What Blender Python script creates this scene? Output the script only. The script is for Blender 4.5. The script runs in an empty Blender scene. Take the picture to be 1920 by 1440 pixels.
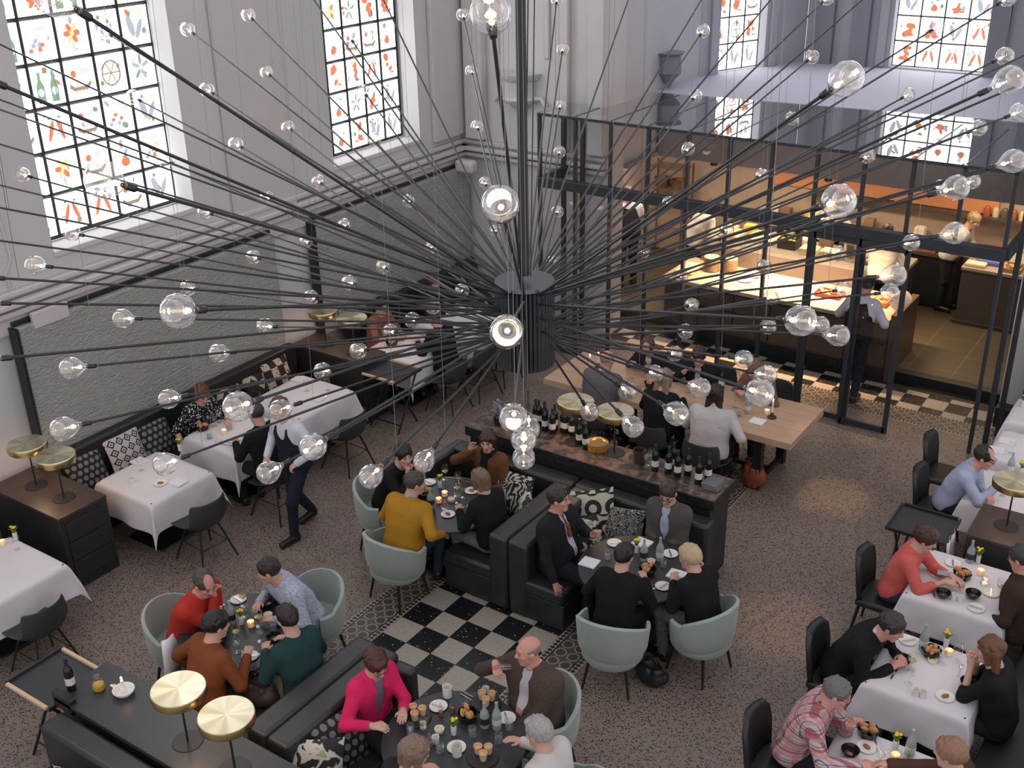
import bpy, math, random
import numpy as np
from math import pi, sin, cos, radians as R
random.seed(7)
sc = bpy.context.scene
COL = sc.collection
# ---------------------------------------------------------------- camera
CF = 2110.5; PIT = .442777257; ROL = -.0211899526; YAW = -.607672387; CH = 6.972
cp, sp = cos(PIT), sin(PIT)
def _w(v): return np.array([v[0]*cos(YAW)+v[1]*sin(YAW), -v[0]*sin(YAW)+v[1]*cos(YAW), v[2]])
Fd = np.array([0, cp, -sp]); Rt = np.array([1, 0, 0.]); Up = np.array([0, sp, cp])
CR = _w(cos(ROL)*Rt+sin(ROL)*Up); CU = _w(-sin(ROL)*Rt+cos(ROL)*Up); CD = _w(Fd)
CAM = np.array([0, 0, CH])
def ray(px, py): return CD+CR*(px-960)/CF-CU*(py-720)/CF
def at(px, py, z=0.):
    d = ray(px, py); return CAM+d*((z-CH)/d[2])
import mathutils
from mathutils import Vector, Matrix
cam = bpy.data.objects.new('camera', bpy.data.cameras.new('camera')); COL.objects.link(cam)
cam.data.sensor_width = 36; cam.data.lens = CF/1920*36; cam.data.clip_end = 100
cam.matrix_world = Matrix(((CR[0], CU[0], -CD[0], 0), (CR[1], CU[1], -CD[1], 0), (CR[2], CU[2], -CD[2], CH), (0, 0, 0, 1)))
sc.camera = cam
# ---------------------------------------------------------------- materials
class NT:
    def __init__(s, name):
        s.m = bpy.data.materials.new(name); s.m.use_nodes = True; s.t = s.m.node_tree; s.t.nodes.clear()
        s.out = s.t.nodes.new('ShaderNodeOutputMaterial')
    def n(s, typ, **k):
        nd = s.t.nodes.new(typ)
        for a, b in k.items(): setattr(nd, a, b)
        return nd
    def put(s, sock, v):
        if isinstance(v, bpy.types.NodeSocket): s.t.links.new(v, sock)
        elif isinstance(v, (tuple, list)): sock.default_value = tuple(v)+((1,) if len(v) == 3 and sock.type == 'RGBA' else ())
        else: sock.default_value = v
    def math(s, op, a, b=0., c=0.):
        nd = s.n('ShaderNodeMath', operation=op); s.put(nd.inputs[0], a); s.put(nd.inputs[1], b)
        s.put(nd.inputs[2], c); return nd.outputs[0]
    def mix(s, f, a, b):
        nd = s.n('ShaderNodeMix', data_type='RGBA'); s.put(nd.inputs[0], f); s.put(nd.inputs[6], a); s.put(nd.inputs[7], b); return nd.outputs[2]
    def co(s, kind='Object'): return s.n('ShaderNodeTexCoord').outputs[kind]
    def sep(s, v=None):
        nd = s.n('ShaderNodeSeparateXYZ'); s.put(nd.inputs[0], v if v is not None else s.co()); return nd.outputs
    def comb(s, x, y, z=0.):
        nd = s.n('ShaderNodeCombineXYZ'); s.put(nd.inputs[0], x); s.put(nd.inputs[1], y); s.put(nd.inputs[2], z); return nd.outputs[0]
    def noise(s, scale, detail=2, vec=None, dist=0., out=0):
        nd = s.n('ShaderNodeTexNoise'); nd.inputs['Scale'].default_value = scale; nd.inputs['Detail'].default_value = detail
        nd.inputs['Distortion'].default_value = dist
        s.put(nd.inputs['Vector'], vec if vec is not None else s.co()); return nd.outputs[out]
    def vor(s, scale, vec=None, feat='F1', out='Distance', rnd=1.):
        nd = s.n('ShaderNodeTexVoronoi', feature=feat); nd.inputs['Scale'].default_value = scale; nd.inputs['Randomness'].default_value = rnd
        s.put(nd.inputs['Vector'], vec if vec is not None else s.co()); return nd.outputs[out]
    def step(s, v, a, b=None):
        nd = s.n('ShaderNodeMapRange'); s.put(nd.inputs[0], v); nd.inputs[1].default_value = a; nd.inputs[2].default_value = b if b is not None else a+.001
        return nd.outputs[0]
    def bsdf(s, col, rough=.6, metal=0., spec=.5, bump=None, bs=.3, bd=.01, **k):
        p = s.n('ShaderNodeBsdfPrincipled'); s.put(p.inputs['Base Color'], col); s.put(p.inputs['Roughness'], rough)
        p.inputs['Metallic'].default_value = metal; p.inputs['Specular IOR Level'].default_value = spec
        for a, b in k.items(): s.put(p.inputs[a.replace('_', ' ')], b)
        if bump is not None:
            b = s.n('ShaderNodeBump'); b.inputs['Strength'].default_value = bs; b.inputs['Distance'].default_value = bd
            s.put(b.inputs['Height'], bump); s.t.links.new(b.outputs[0], p.inputs['Normal'])
        s.t.links.new(p.outputs[0], s.out.inputs[0]); return s.m
MAT = {}
def solid(name, col, rough=.6, metal=0., spec=.5, var=.0, vs=8., bumps=None, bs=.2, bd=.004, **k):
    if name in MAT: return MAT[name]
    t = NT(name); c = tuple(col)
    if var:
        n = t.noise(vs, 3); c = t.mix(n, tuple(max(0, x*(1-var)) for x in col), tuple(x*(1+var) for x in col))
    b = t.noise(bumps, 3) if bumps else None
    MAT[name] = t.bsdf(c, rough, metal, spec, b, bs, bd, **k); return MAT[name]
def emis(name, col, st, light=True):
    if name in MAT: return MAT[name]
    t = NT(name); e = t.n('ShaderNodeEmission'); e.inputs[0].default_value = (*col, 1); e.inputs[1].default_value = st
    t.t.links.new(e.outputs[0], t.out.inputs[0]); MAT[name] = t.m
    if not light: t.m.cycles.emission_sampling = 'NONE'
    return t.m
def thin_glass(name, tint=(1, 1, 1), base=.05, gain=.8, rough=.03, gcol=(1, 1, 1), pw=2.5):
    t = NT(name); tr = t.n('ShaderNodeBsdfTransparent'); tr.inputs[0].default_value = (*tint, 1)
    g = t.n('ShaderNodeBsdfGlossy'); g.inputs['Roughness'].default_value = rough; g.inputs[0].default_value = (*gcol, 1)
    lw = t.n('ShaderNodeLayerWeight'); lw.inputs[0].default_value = .5
    f = t.math('MINIMUM', t.math('MULTIPLY_ADD', t.math('POWER', lw.outputs['Facing'], pw), gain, base), .95)
    mx = t.n('ShaderNodeMixShader'); t.put(mx.inputs[0], f); t.t.links.new(tr.outputs[0], mx.inputs[1]); t.t.links.new(g.outputs[0], mx.inputs[2])
    t.t.links.new(mx.outputs[0], t.out.inputs[0]); MAT[name] = t.m; return t.m
M_white = solid('white_plaster', (.58, .56, .555), .8, var=.04, vs=1.5, bumps=30, bs=.05)
M_trimw = solid('white_moulding', (.56, .53, .52), .7, var=.05, vs=3)
M_grey = solid('apse_shade_grey', (.40, .40, .435), .8, var=.05, vs=1.5)  # shade beyond the arch put into the apse wall colour
M_greyl = solid('apse_shade_grey_light', (.50, .50, .52), .8, var=.05, vs=1.5)  # lighter step of the same painted apse shade
M_lilac = solid('lilac_roof_paint', (.52, .51, .60), .75, var=.04, vs=2)
M_black = solid('black_metal', (.012, .013, .015), .4, spec=.5)
M_frame = solid('dark_steel_frame', (.030, .034, .040), .42, spec=.5, var=.2, vs=4)
M_rod = solid('charcoal_rod', (.018, .019, .021), .4, spec=.5)
M_socket = solid('socket_metal', (.05, .05, .055), .25, metal=.8)
M_hub = solid('hub_metal', (.13, .14, .15), .3, metal=.6)
M_leather = solid('charcoal_leather', (.028, .029, .031), .38, spec=.5, var=.15, vs=5, bumps=160, bs=.25, bd=.002)
M_leath2 = solid('black_leather', (.016, .016, .017), .4, spec=.5, bumps=160, bs=.25, bd=.002)
M_dwood = solid('dark_stained_wood', (.022, .021, .021), .45, spec=.5, var=.35, vs=9)
M_table = solid('charcoal_table_top', (.032, .034, .038), .36, spec=.5, var=.12, vs=12)
M_mint = solid('mint_velvet', (.31, .36, .32), .85, var=.10, vs=14, bumps=220, bs=.3, bd=.002, Sheen_Weight=.3)
M_cloth = solid('white_linen', (.68, .65, .665), .8, var=.02, vs=4, bumps=350, bs=.08, bd=.001)
M_napkin = solid('white_napkin', (.78, .76, .77), .85)
M_porc = solid('white_porcelain', (.80, .77, .72), .25)
M_cream = solid('cream_wax', (.85, .72, .52), .5, Subsurface_Weight=.3)
M_bowl = solid('black_glazed_bowl', (.012, .012, .013), .15)
M_bread = solid('bread_crust', (.55, .27, .10), .75, var=.4, vs=18, bumps=60, bs=.4)
M_steel = solid('cutlery_steel', (.75, .74, .72), .18, metal=1.)
M_brass = solid('brushed_brass_rim', (.62, .48, .22), .28, metal=1., var=.1, vs=6)
M_gold = solid('polished_gold', (.75, .50, .20), .22, metal=1.)
M_skin = solid('skin', (.56, .33, .25), .55, var=.06, vs=9, Subsurface_Weight=.08)
M_skinr = solid('skin_ruddy', (.58, .28, .22), .55, var=.08, vs=9, Subsurface_Weight=.08)
M_lip = solid('lips', (.42, .14, .12), .45)
M_eye = solid('eye_dark', (.03, .025, .025), .3)
M_wax = solid('white_candle_wax', (.85, .80, .72), .5)
M_yel = solid('yellow_bloom', (.75, .58, .03), .7, var=.3, vs=60)
M_leaf = solid('green_leaf', (.14, .22, .03), .7, var=.3, vs=40)
M_flame = emis('candle_flame', (1, .55, .2), 30, False)
M_fil = emis('filament', (1, .66, .30), 45, False)
M_filhead = emis('filament_soft', (1, .72, .42), 7, False)
M_bulb = thin_glass('bulb_glass', (.985, .985, .985), .09, .9, .05, pw=1.8)
M_bulbin = thin_glass('bulb_inner_glass', (.97, .96, .94), .10, .85, .10, (1, .93, .85), pw=1.5)
M_wg = thin_glass('clear_tableware_glass', (.96, .97, .97), .08, .7, .03)
M_pane = thin_glass('kitchen_pane_glass', (.95, .95, .96), .025, .5, .01, pw=4)
M_roofg = thin_glass('glass_roof', (.60, .62, .63), .22, 1.0, .01, (1., 1., 1.), pw=3.2)
M_wine = solid('white_wine', (.75, .6, .2), .1, Transmission_Weight=.6)
M_frost = solid('frosted_bottle_glass', (.42, .45, .44), .25, Alpha=.72)
M_bottle = solid('dark_green_bottle_glass', (.008, .012, .008), .08)
M_label = solid('paper_label', (.62, .60, .56), .7)
M_labelb = solid('black_label', (.02, .02, .025), .6)
def brass_top():
    t = NT('spun_brass_disc'); x, y, z = t.sep()
    a = t.math('ARCTAN2', y, x); st = t.noise(1.3, 1, t.comb(t.math('COSINE', a), t.math('SINE', a)))
    r = t.math('SQRT', t.math('ADD', t.math('MULTIPLY', x, x), t.math('MULTIPLY', y, y)))
    f = t.noise(60., 2, t.comb(t.math('MULTIPLY', r, 14.), 0., 0.))
    c = t.mix(t.step(st, .35, .65), (.66, .57, .34), (.95, .89, .68))
    p = t.n('ShaderNodeBsdfPrincipled'); t.put(p.inputs['Base Color'], c); p.inputs['Metallic'].default_value = .9
    t.put(p.inputs['Roughness'], t.math('MULTIPLY_ADD', f, .15, .27)); p.inputs['Anisotropic'].default_value = .7
    tg = t.n('ShaderNodeTangent', direction_type='RADIAL', axis='Z'); t.t.links.new(tg.outputs[0], p.inputs['Tangent'])
    t.t.links.new(p.outputs[0], t.out.inputs[0]); return t.m
M_disc = brass_top()
# ---------------------------------------------------------------- mesh building
class MB:
    def __init__(s): s.v = []; s.f = []; s.mi = []; s.n = 0
    def add(s, v, f, m=0):
        v = np.asarray(v, float).reshape(-1, 3); s.v.append(v)
        for q in f: s.f.append(tuple(i+s.n for i in q)); s.mi.append(m)
        s.n += len(v); return s
    def box(s, x0, x1, y0, y1, z0, z1, m=0):
        v = [(x, y, z) for z in (z0, z1) for y in (y0, y1) for x in (x0, x1)]
        return s.add(v, [(0, 2, 3, 1), (4, 5, 7, 6), (0, 1, 5, 4), (2, 6, 7, 3), (0, 4, 6, 2), (1, 3, 7, 5)], m)
    def obox(s, c, rz, sx, sy, sz, m=0, rx=0., ry=0.):
        v = np.array([(x*sx/2, y*sy/2, z*sz/2) for z in (-1, 1) for y in (-1, 1) for x in (-1, 1)])
        Mx = np.array(mathutils.Euler((rx, ry, rz)).to_matrix()); v = v@Mx.T+np.array(c)
        return s.add(v, [(0, 2, 3, 1), (4, 5, 7, 6), (0, 1, 5, 4), (2, 6, 7, 3), (0, 4, 6, 2), (1, 3, 7, 5)], m)
    def tube(s, pts, r, seg=8, m=0, cap=True):
        pts = [np.array(p, float) for p in pts]; n = len(pts); rr = r if hasattr(r, '__len__') else [r]*n
        V = []; prev = None
        for i, p in enumerate(pts):
            d = pts[min(i+1, n-1)]-pts[max(i-1, 0)]; d = d/(np.linalg.norm(d)+1e-12)
            if prev is None:
                a = np.array([0, 0, 1.]) if abs(d[2]) < .9 else np.array([1., 0, 0]); u = np.cross(d, a)
            else: u = prev-d*(prev@d)
            u /= np.linalg.norm(u); prev = u; w = np.cross(d, u)
            for k in range(seg):
                t = 2*pi*k/seg; V.append(p+rr[i]*(cos(t)*u+sin(t)*w))
        F = [(i*seg+k, i*seg+(k+1) % seg, (i+1)*seg+(k+1) % seg, (i+1)*seg+k) for i in range(n-1) for k in range(seg)]
        if cap: F += [tuple(range(seg))[::-1], tuple((n-1)*seg+k for k in range(seg))]
        return s.add(V, F, m)
    def lathe(s, prof, seg=24, c=(0, 0, 0), m=0, ax=None, mfun=None):
        V = []; F = []; n = len(prof)
        for r, z in prof:
            for k in range(seg): t = 2*pi*k/seg; V.append((r*cos(t), r*sin(t), z))
        V = np.array(V)
        if ax is not None:
            a = np.array(ax, float); a /= np.linalg.norm(a); h = np.array([0, 0, 1.]) if abs(a[2]) < .9 else np.array([1., 0, 0])
            u = np.cross(a, h); u /= np.linalg.norm(u); w = np.cross(a, u); V = V[:, :1]*u+V[:, 1:2]*w+V[:, 2:]*a
        V = V+np.array(c)
        b = s.n; s.v.append(V); s.n += len(V)
        for i in range(n-1):
            for k in range(seg):
                s.f.append((b+i*seg+k, b+i*seg+(k+1) % seg, b+(i+1)*seg+(k+1) % seg, b+(i+1)*seg+k)); s.mi.append(m if mfun is None else mfun(i))
        return s
    def ell(s, c, r, m=0, seg=12, rot=None):
        V = []; F = []; n = seg//2+1
        for i in range(n):
            p = pi*i/(n-1)
            for k in range(seg): t = 2*pi*k/seg; V.append((sin(p)*cos(t), sin(p)*sin(t), cos(p)))
        V = np.array(V)*np.array(r)
        if rot is not None: V = V@np.array(mathutils.Euler(rot).to_matrix()).T
        F = [(i*seg+k, (i+1)*seg+k, (i+1)*seg+(k+1) % seg, i*seg+(k+1) % seg) for i in range(n-1) for k in range(seg)]
        return s.add(V+np.array(c), F, m)
def mesh_of(name, v, f, mats, mi=None, smooth=35, loc=None):
    me = bpy.data.meshes.new(name); v = np.asarray(v, float)
    if isinstance(f, np.ndarray):
        me.vertices.add(len(v)); me.vertices.foreach_set('co', v.astype(np.float32).ravel())
        k = f.shape[1]; me.loops.add(f.size); me.loops.foreach_set('vertex_index', f.astype(np.int32).ravel())
        me.polygons.add(len(f)); me.polygons.foreach_set('loop_start', np.arange(0, f.size, k, dtype=np.int32))
        me.update(calc_edges=True)
    else: me.from_pydata(v.tolist(), [], f)
    for m in mats: me.materials.append(m)
    if mi is not None: me.polygons.foreach_set('material_index', np.asarray(mi, np.int32))
    if smooth:
        me.polygons.foreach_set('use_smooth', np.ones(len(me.polygons), bool))
        if smooth < 180: me.set_sharp_from_angle(angle=R(smooth))
    me.update(); return me
def obj(name, mb, mats, parent=None, bevel=0, smooth=35, solid_=0, loc=(0, 0, 0), rz=0.):
    if not isinstance(mats, (list, tuple)): mats = [mats]
    if isinstance(mb, MB): me = mesh_of(name, np.vstack(mb.v), mb.f, mats, mb.mi, smooth)
    else: me = mb
    o = bpy.data.objects.new(name, me); COL.objects.link(o); o.parent = parent; o.location = loc; o.rotation_euler[2] = rz
    if solid_:
        d = o.modifiers.new('s', 'SOLIDIFY'); d.thickness = solid_; d.offset = 0
    if bevel:
        b = o.modifiers.new('b', 'BEVEL'); b.width = bevel; b.segments = 2; b.limit_method = 'ANGLE'; b.angle_limit = R(40)
    return o
def tag(o, label, cat, group=None):
    o['label'] = label; o['category'] = cat
    if group: o['group'] = group
    return o
def thing(name, label, cat, loc=(0, 0, 0), rz=0., group=None):
    o = bpy.data.objects.new(name, None); COL.objects.link(o); o.location = loc; o.rotation_euler = (0, 0, rz); o.empty_display_size = .1
    return tag(o, label, cat, group)
def struct(name, mb, m, bevel=0, smooth=35):
    o = obj(name, mb, m, bevel=bevel, smooth=smooth); o['kind'] = 'structure'; return o
def dup(root, loc, rz=0., label=None, group=None, cat=None):
    def cp_(o, par):
        c = o.copy(); COL.objects.link(c); c.parent = par
        for ch in list(o.children): cp_(ch, c)
        return c
    c = cp_(root, None); c.location = loc; c.rotation_euler = (0, 0, rz)
    if label: c['label'] = label
    if group: c['group'] = group
    if cat: c['category'] = cat
    return c
class Proto:                          # first use moves the master itself, later uses copy it
    def __init__(s, mk): s.mk = mk; s.o = None; s.used = False
    def __call__(s, loc, rz, label, group=None):
        loc = tuple(float(a) for a in loc)
        if s.o is None:
            s.o = s.mk(); s.o.location = loc; s.o.rotation_euler = (0, 0, rz); s.o['label'] = label
            if group: s.o['group'] = group
            return s.o
        c = dup(s.o, loc, rz, label)
        if group: c['group'] = group
        elif 'group' in c: del c['group']
        return c
# ---------------------------------------------------------------- floor
def mat_mosaic():
    t = NT('speckled_mosaic_floor'); v = t.co()
    big = t.noise(1.2, 2, v); g = t.vor(75, v, out='Color'); gs = t.n('ShaderNodeSeparateColor'); t.put(gs.inputs[0], g)
    base = t.mix(big, (.178, .138, .114), (.245, .195, .160)); base = t.mix(t.math('MULTIPLY', gs.outputs[0], .35), base, (.28, .24, .21))
    sp_ = t.n('ShaderNodeTexVoronoi'); sp_.inputs['Scale'].default_value = 46; t.put(sp_.inputs['Vector'], t.n('ShaderNodeVectorMath', operation='MULTIPLY').outputs[0])
    vm = sp_.inputs['Vector'].links[0].from_node; t.put(vm.inputs[0], v); vm.inputs[1].default_value = (1., 1.3, 1.)
    c2 = t.n('ShaderNodeSeparateColor'); t.put(c2.inputs[0], sp_.outputs['Color'])
    d = t.math('MULTIPLY', t.math('SUBTRACT', 1., t.step(sp_.outputs['Distance'], .34, .44)), t.step(c2.outputs[0], .30))
    spc = t.mix(t.step(c2.outputs[1], .6), (.022, .018, .016), (.10, .035, .016))
    return t.bsdf(t.mix(d, base, spc), .42, spec=.35)
def mat_check():
    t = NT('checkered_terrazzo_tiles'); v = t.co(); x, y, z = t.sep(v)
    u = t.math('DIVIDE', t.math('ADD', x, 6.25), .3); w = t.math('DIVIDE', t.math('SUBTRACT', y, 7.85), .3)
    par = t.math('MODULO', t.math('ADD', t.math('ADD', t.math('FLOOR', u), t.math('FLOOR', w)), 200.), 2.)
    gu = t.math('ABSOLUTE', t.math('SUBTRACT', t.math('FRACT', u), .5)); gw = t.math('ABSOLUTE', t.math('SUBTRACT', t.math('FRACT', w), .5))
    gr = t.step(t.math('MAXIMUM', gu, gw), .492)
    sv = t.n('ShaderNodeTexVoronoi'); sv.inputs['Scale'].default_value = 34; t.put(sv.inputs['Vector'], v)
    c2 = t.n('ShaderNodeSeparateColor'); t.put(c2.inputs[0], sv.outputs['Color'])
    thr = t.math('MULTIPLY', c2.outputs[1], .30); dots = t.math('MULTIPLY', t.math('LESS_THAN', sv.outputs['Distance'], thr), t.step(c2.outputs[0], .62))
    blk = t.mix(dots, (.010, .011, .012), (.40, .38, .35)); wht = t.mix(t.noise(26, 4, v), (.30, .27, .22), (.46, .41, .35))
    return t.bsdf(t.mix(gr, t.mix(par, wht, blk), (.06, .05, .045)), .33, spec=.4)
def mat_border(ox, horizontal, oy=0.):
    t = NT('rosette_border_tiles'); x, y, z = t.sep()
    a, b = (y, x) if not horizontal else (x, y)          # a runs along the strip
    q = t.math('DIVIDE', t.math('SUBTRACT', b, ox), .42)
    def cell(val, n): return t.math('SUBTRACT', t.math('FRACT', t.math('MULTIPLY', val, n)), .5)
    u = cell(a, 1/.14); w = cell(t.math('DIVIDE', t.math('SUBTRACT', q, 1/6.), 1.), 3.)
    r = t.math('SQRT', t.math('ADD', t.math('MULTIPLY', u, u), t.math('MULTIPLY', w, w)))
    ring = t.math('MULTIPLY', t.step(r, .34, .36), t.math('SUBTRACT', 1., t.step(r, .44, .46)))
    an = t.math('COSINE', t.math('MULTIPLY', t.math('ARCTAN2', u, w), 6.)); flo = t.math('MULTIPLY', t.step(an, .2), t.math('SUBTRACT', 1., t.step(r, .26, .28)))
    c = t.mix(ring, (.095, .082, .072), (.30, .27, .23)); c = t.mix(flo, c, (.06, .035, .03))
    edge = t.step(t.math('ABSOLUTE', t.math('SUBTRACT', q, .5)), .335)
    dm = t.math('ADD', t.math('ABSOLUTE', cell(a, 1/.05)), t.math('ABSOLUTE', cell(t.math('DIVIDE', t.math('SUBTRACT', q, .5), 1.), 6.)))
    ec = t.mix(t.step(dm, .46), (.035, .028, .025), (.34, .31, .27)); c = t.mix(edge, c, ec)
    ln = t.math('LESS_THAN', t.math('ABSOLUTE', t.math('SUBTRACT', t.math('ABSOLUTE', t.math('SUBTRACT', q, .5)), .33)), .018)
    c = t.mix(ln, c, (.02, .018, .018))
    return t.bsdf(c, .4, spec=.4)
def mat_ktiles():
    t = NT('brown_kitchen_tiles'); x, y, z = t.sep(); a = t.math('MULTIPLY', x, 1/.62); b = t.math('MULTIPLY', y, 1/.62)
    g = t.step(t.math('MAXIMUM', t.math('ABSOLUTE', t.math('SUBTRACT', t.math('FRACT', a), .5)), t.math('ABSOLUTE', t.math('SUBTRACT', t.math('FRACT', b), .5))), .492)
    return t.bsdf(t.mix(g, t.mix(t.noise(7, 3), (.050, .040, .025), (.068, .054, .034)), (.15, .115, .07)), .5)
xs = [-14, -6.67, -6.25, -4.75, -4.33, 3]; ys = [-2, 13.87, 14.28, 14.88, 24]
mb = MB(); kx = ['m', 'bl', 'c', 'br', 'm']; ky = ['', 'bh', 'c', 'k']
for i in range(5):
    for j in range(4):
        k = {'m': 0, 'c': 1, 'bl': 2, 'br': 3}[kx[i]] if j == 0 else {1: 4, 2: 1, 3: 5}[j]
        if j in (1, 2) and False: pass
        mb.add([(xs[i], ys[j], 0), (xs[i+1], ys[j], 0), (xs[i+1], ys[j+1], 0), (xs[i], ys[j+1], 0)], [(0, 1, 2, 3)], k)
struct('floor', mb, [mat_mosaic(), mat_check(), mat_border(-6.67, False), mat_border(-4.75, False), mat_border(13.87, True), solid('black_stone_floor', (.012, .012, .012), .35)], smooth=0)
# ---------------------------------------------------------------- walls
def wall_with_holes(name, face_x, depth, y0, y1, z1, holes, m):
    mb = MB(); ys_ = [y0]+[v for h in holes for v in h[:2]]+[y1]
    for a, b in zip(ys_[::2], ys_[1::2]): mb.box(face_x-depth, face_x, a, b, 0, z1)
    for h in holes: mb.box(face_x-depth, face_x, h[0], h[1], 0, h[2])
    return struct(name, mb, m)
WX = -10.75
wall_with_holes('wall_left', WX, .55, 0, 14.75, 11, [(2.4, 4.3, 3.12), (6.79, 8.77, 3.12), (11.26, 13.17, 3.06)], M_white)
mb = MB(); mb.box(WX-.55, -8.12, 14.25, 14.75, 0, 11); mb.box(-2.3, .9, 14.55, 15.0, 0, 11); struct('wall_back', mb, M_white)
# pilasters, ledges and corbel
mb = MB()
for a, b in ((9.35, 10.45), (5.0, 5.95)): mb.box(WX, WX+.05, a, b, 2.75, 11)
mb.box(WX, WX+.09, 13.45, 14.25, 2.95, 11)
for zz, dd in ((2.60, .10), (2.70, .14), (2.80, .07)): mb.box(WX, WX+dd, 0, 14.25, zz, zz+.07)
mb.box(WX, WX+.05, 0, 14.25, 2.40, 2.60)
struct('trim_1', mb, M_trimw, bevel=.02)
mb = MB()
for zz, dd in ((2.60, .10), (2.70, .14), (2.80, .07)): mb.box(WX, -8.12, 14.25-dd, 14.25, zz, zz+.07)
mb.box(-10.6, -10.25, 14.10, 14.25, 2.9, 11); mb.box(-8.95, -8.75, 14.16, 14.25, 2.9, 11); mb.box(-8.4, -8.12, 14.10, 14.25, 2.9, 11)
mb.box(-10.1, -10.0, 14.21, 14.25, 4.2, 11); mb.box(-9.2, -9.1, 14.21, 14.25, 4.2, 11)
struct('trim_2', mb, M_trimw, bevel=.02)
mb = MB()
mb.lathe([(.02, 3.15), (.05, 3.3), (.10, 3.42), (.17, 3.5), (.28, 3.56), (.30, 3.6), (.25, 3.64), (.26, 3.86), (.34, 3.92), (.36, 3.98), (0, 3.98)], 8, (-9.62, 14.22, 0))
for s_ in (-1, 1): mb.tube([(-9.62+s_*.2, 14.2, 3.6), (-9.62+s_*.38, 14.2, 3.62), (-9.62+s_*.46, 14.2, 3.52)], .035, 8)
struct('trim_3', mb, M_trimw)
mb = MB(); mb.box(-2.3, .9, 14.35, 14.55, 0, .28); mb.box(-2.0, .9, 14.3, 14.55, .28, 1.25); struct('baseboard_right', mb, [solid('dark_skirting', (.02, .02, .02), .5)], bevel=.01)
mb = MB(); mb.box(-1.95, .9, 14.2, 14.56, 0, 1.35); mb.box(-2.0, .9, 14.15, 14.56, 1.35, 1.42); struct('trim_4', mb, M_white, bevel=.02)
# apse: straight side, canted window wall, end wall
def seg_wall(name, p, q, z0, z1, th=.35, m=M_grey, hole=None, pil=True):
    p = np.array(p); q = np.array(q); L = np.linalg.norm(q-p); rz = math.atan2(q[1]-p[1], q[0]-p[0]); c = (p+q)/2
    mb = MB(); n = np.array([-sin(rz), cos(rz)])
    def bx(a, b, za, zb, t0, t1, mi=0):
        mid = p+(q-p)/L*(a+b)/2+n*(t0+t1)/2; mb.obox((mid[0], mid[1], (za+zb)/2), rz, b-a, t1-t0, zb-za, mi)
    if hole:
        a, b, zb_ = hole; bx(0, a, z0, z1, 0, th); bx(b, L, z0, z1, 0, th); bx(a, b, z0, zb_, 0, th)
        for e in ((a-.22, a-.08), (b+.08, b+.22)): bx(*e, zb_, z1, -.05, 0)
    else: bx(0, L, z0, z1, 0, th)
    return struct(name, mb, m, bevel=.01), p, (q-p)/L, n, rz
A0, A1, A2 = (-8.12, 14.75), (-8.05, 17.05), (-7.1, 19.2)
seg_wall('wall_apse_left', A0, A1, 2.6, 11, m=M_greyl)
_, p1, d1, n1, r1 = seg_wall('wall_apse_window', A1, A2, 2.6, 11, hole=(.42, 1.42, 3.6))
_, p2, d2, n2, r2 = seg_wall('wall_apse_back', A2, (-3.0, 19.2), 0, 11, hole=(1.45, 2.95, 3.62))
seg_wall('wall_apse_right', (-3.0, 19.2), (-1.9, 17.2), 0, 11); seg_wall('wall_apse_side', (-1.9, 17.2), (-1.9, 15.0), 0, 11)
mb = MB()
for x in (-6.75, -6.15, -4.0, -3.35): mb.box(x-.14, x+.14, 19.08, 19.2, 3.6, 11)
mb.lathe([(.02, 3.62), (.1, 3.75), (.2, 3.85), (.18, 4.1), (.24, 4.15), (0, 4.15)], 8, (-8.0, 15.9, 0))
struct('trim_5', mb, solid('grey_pilaster', (.24, .24, .27), .8))
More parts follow.
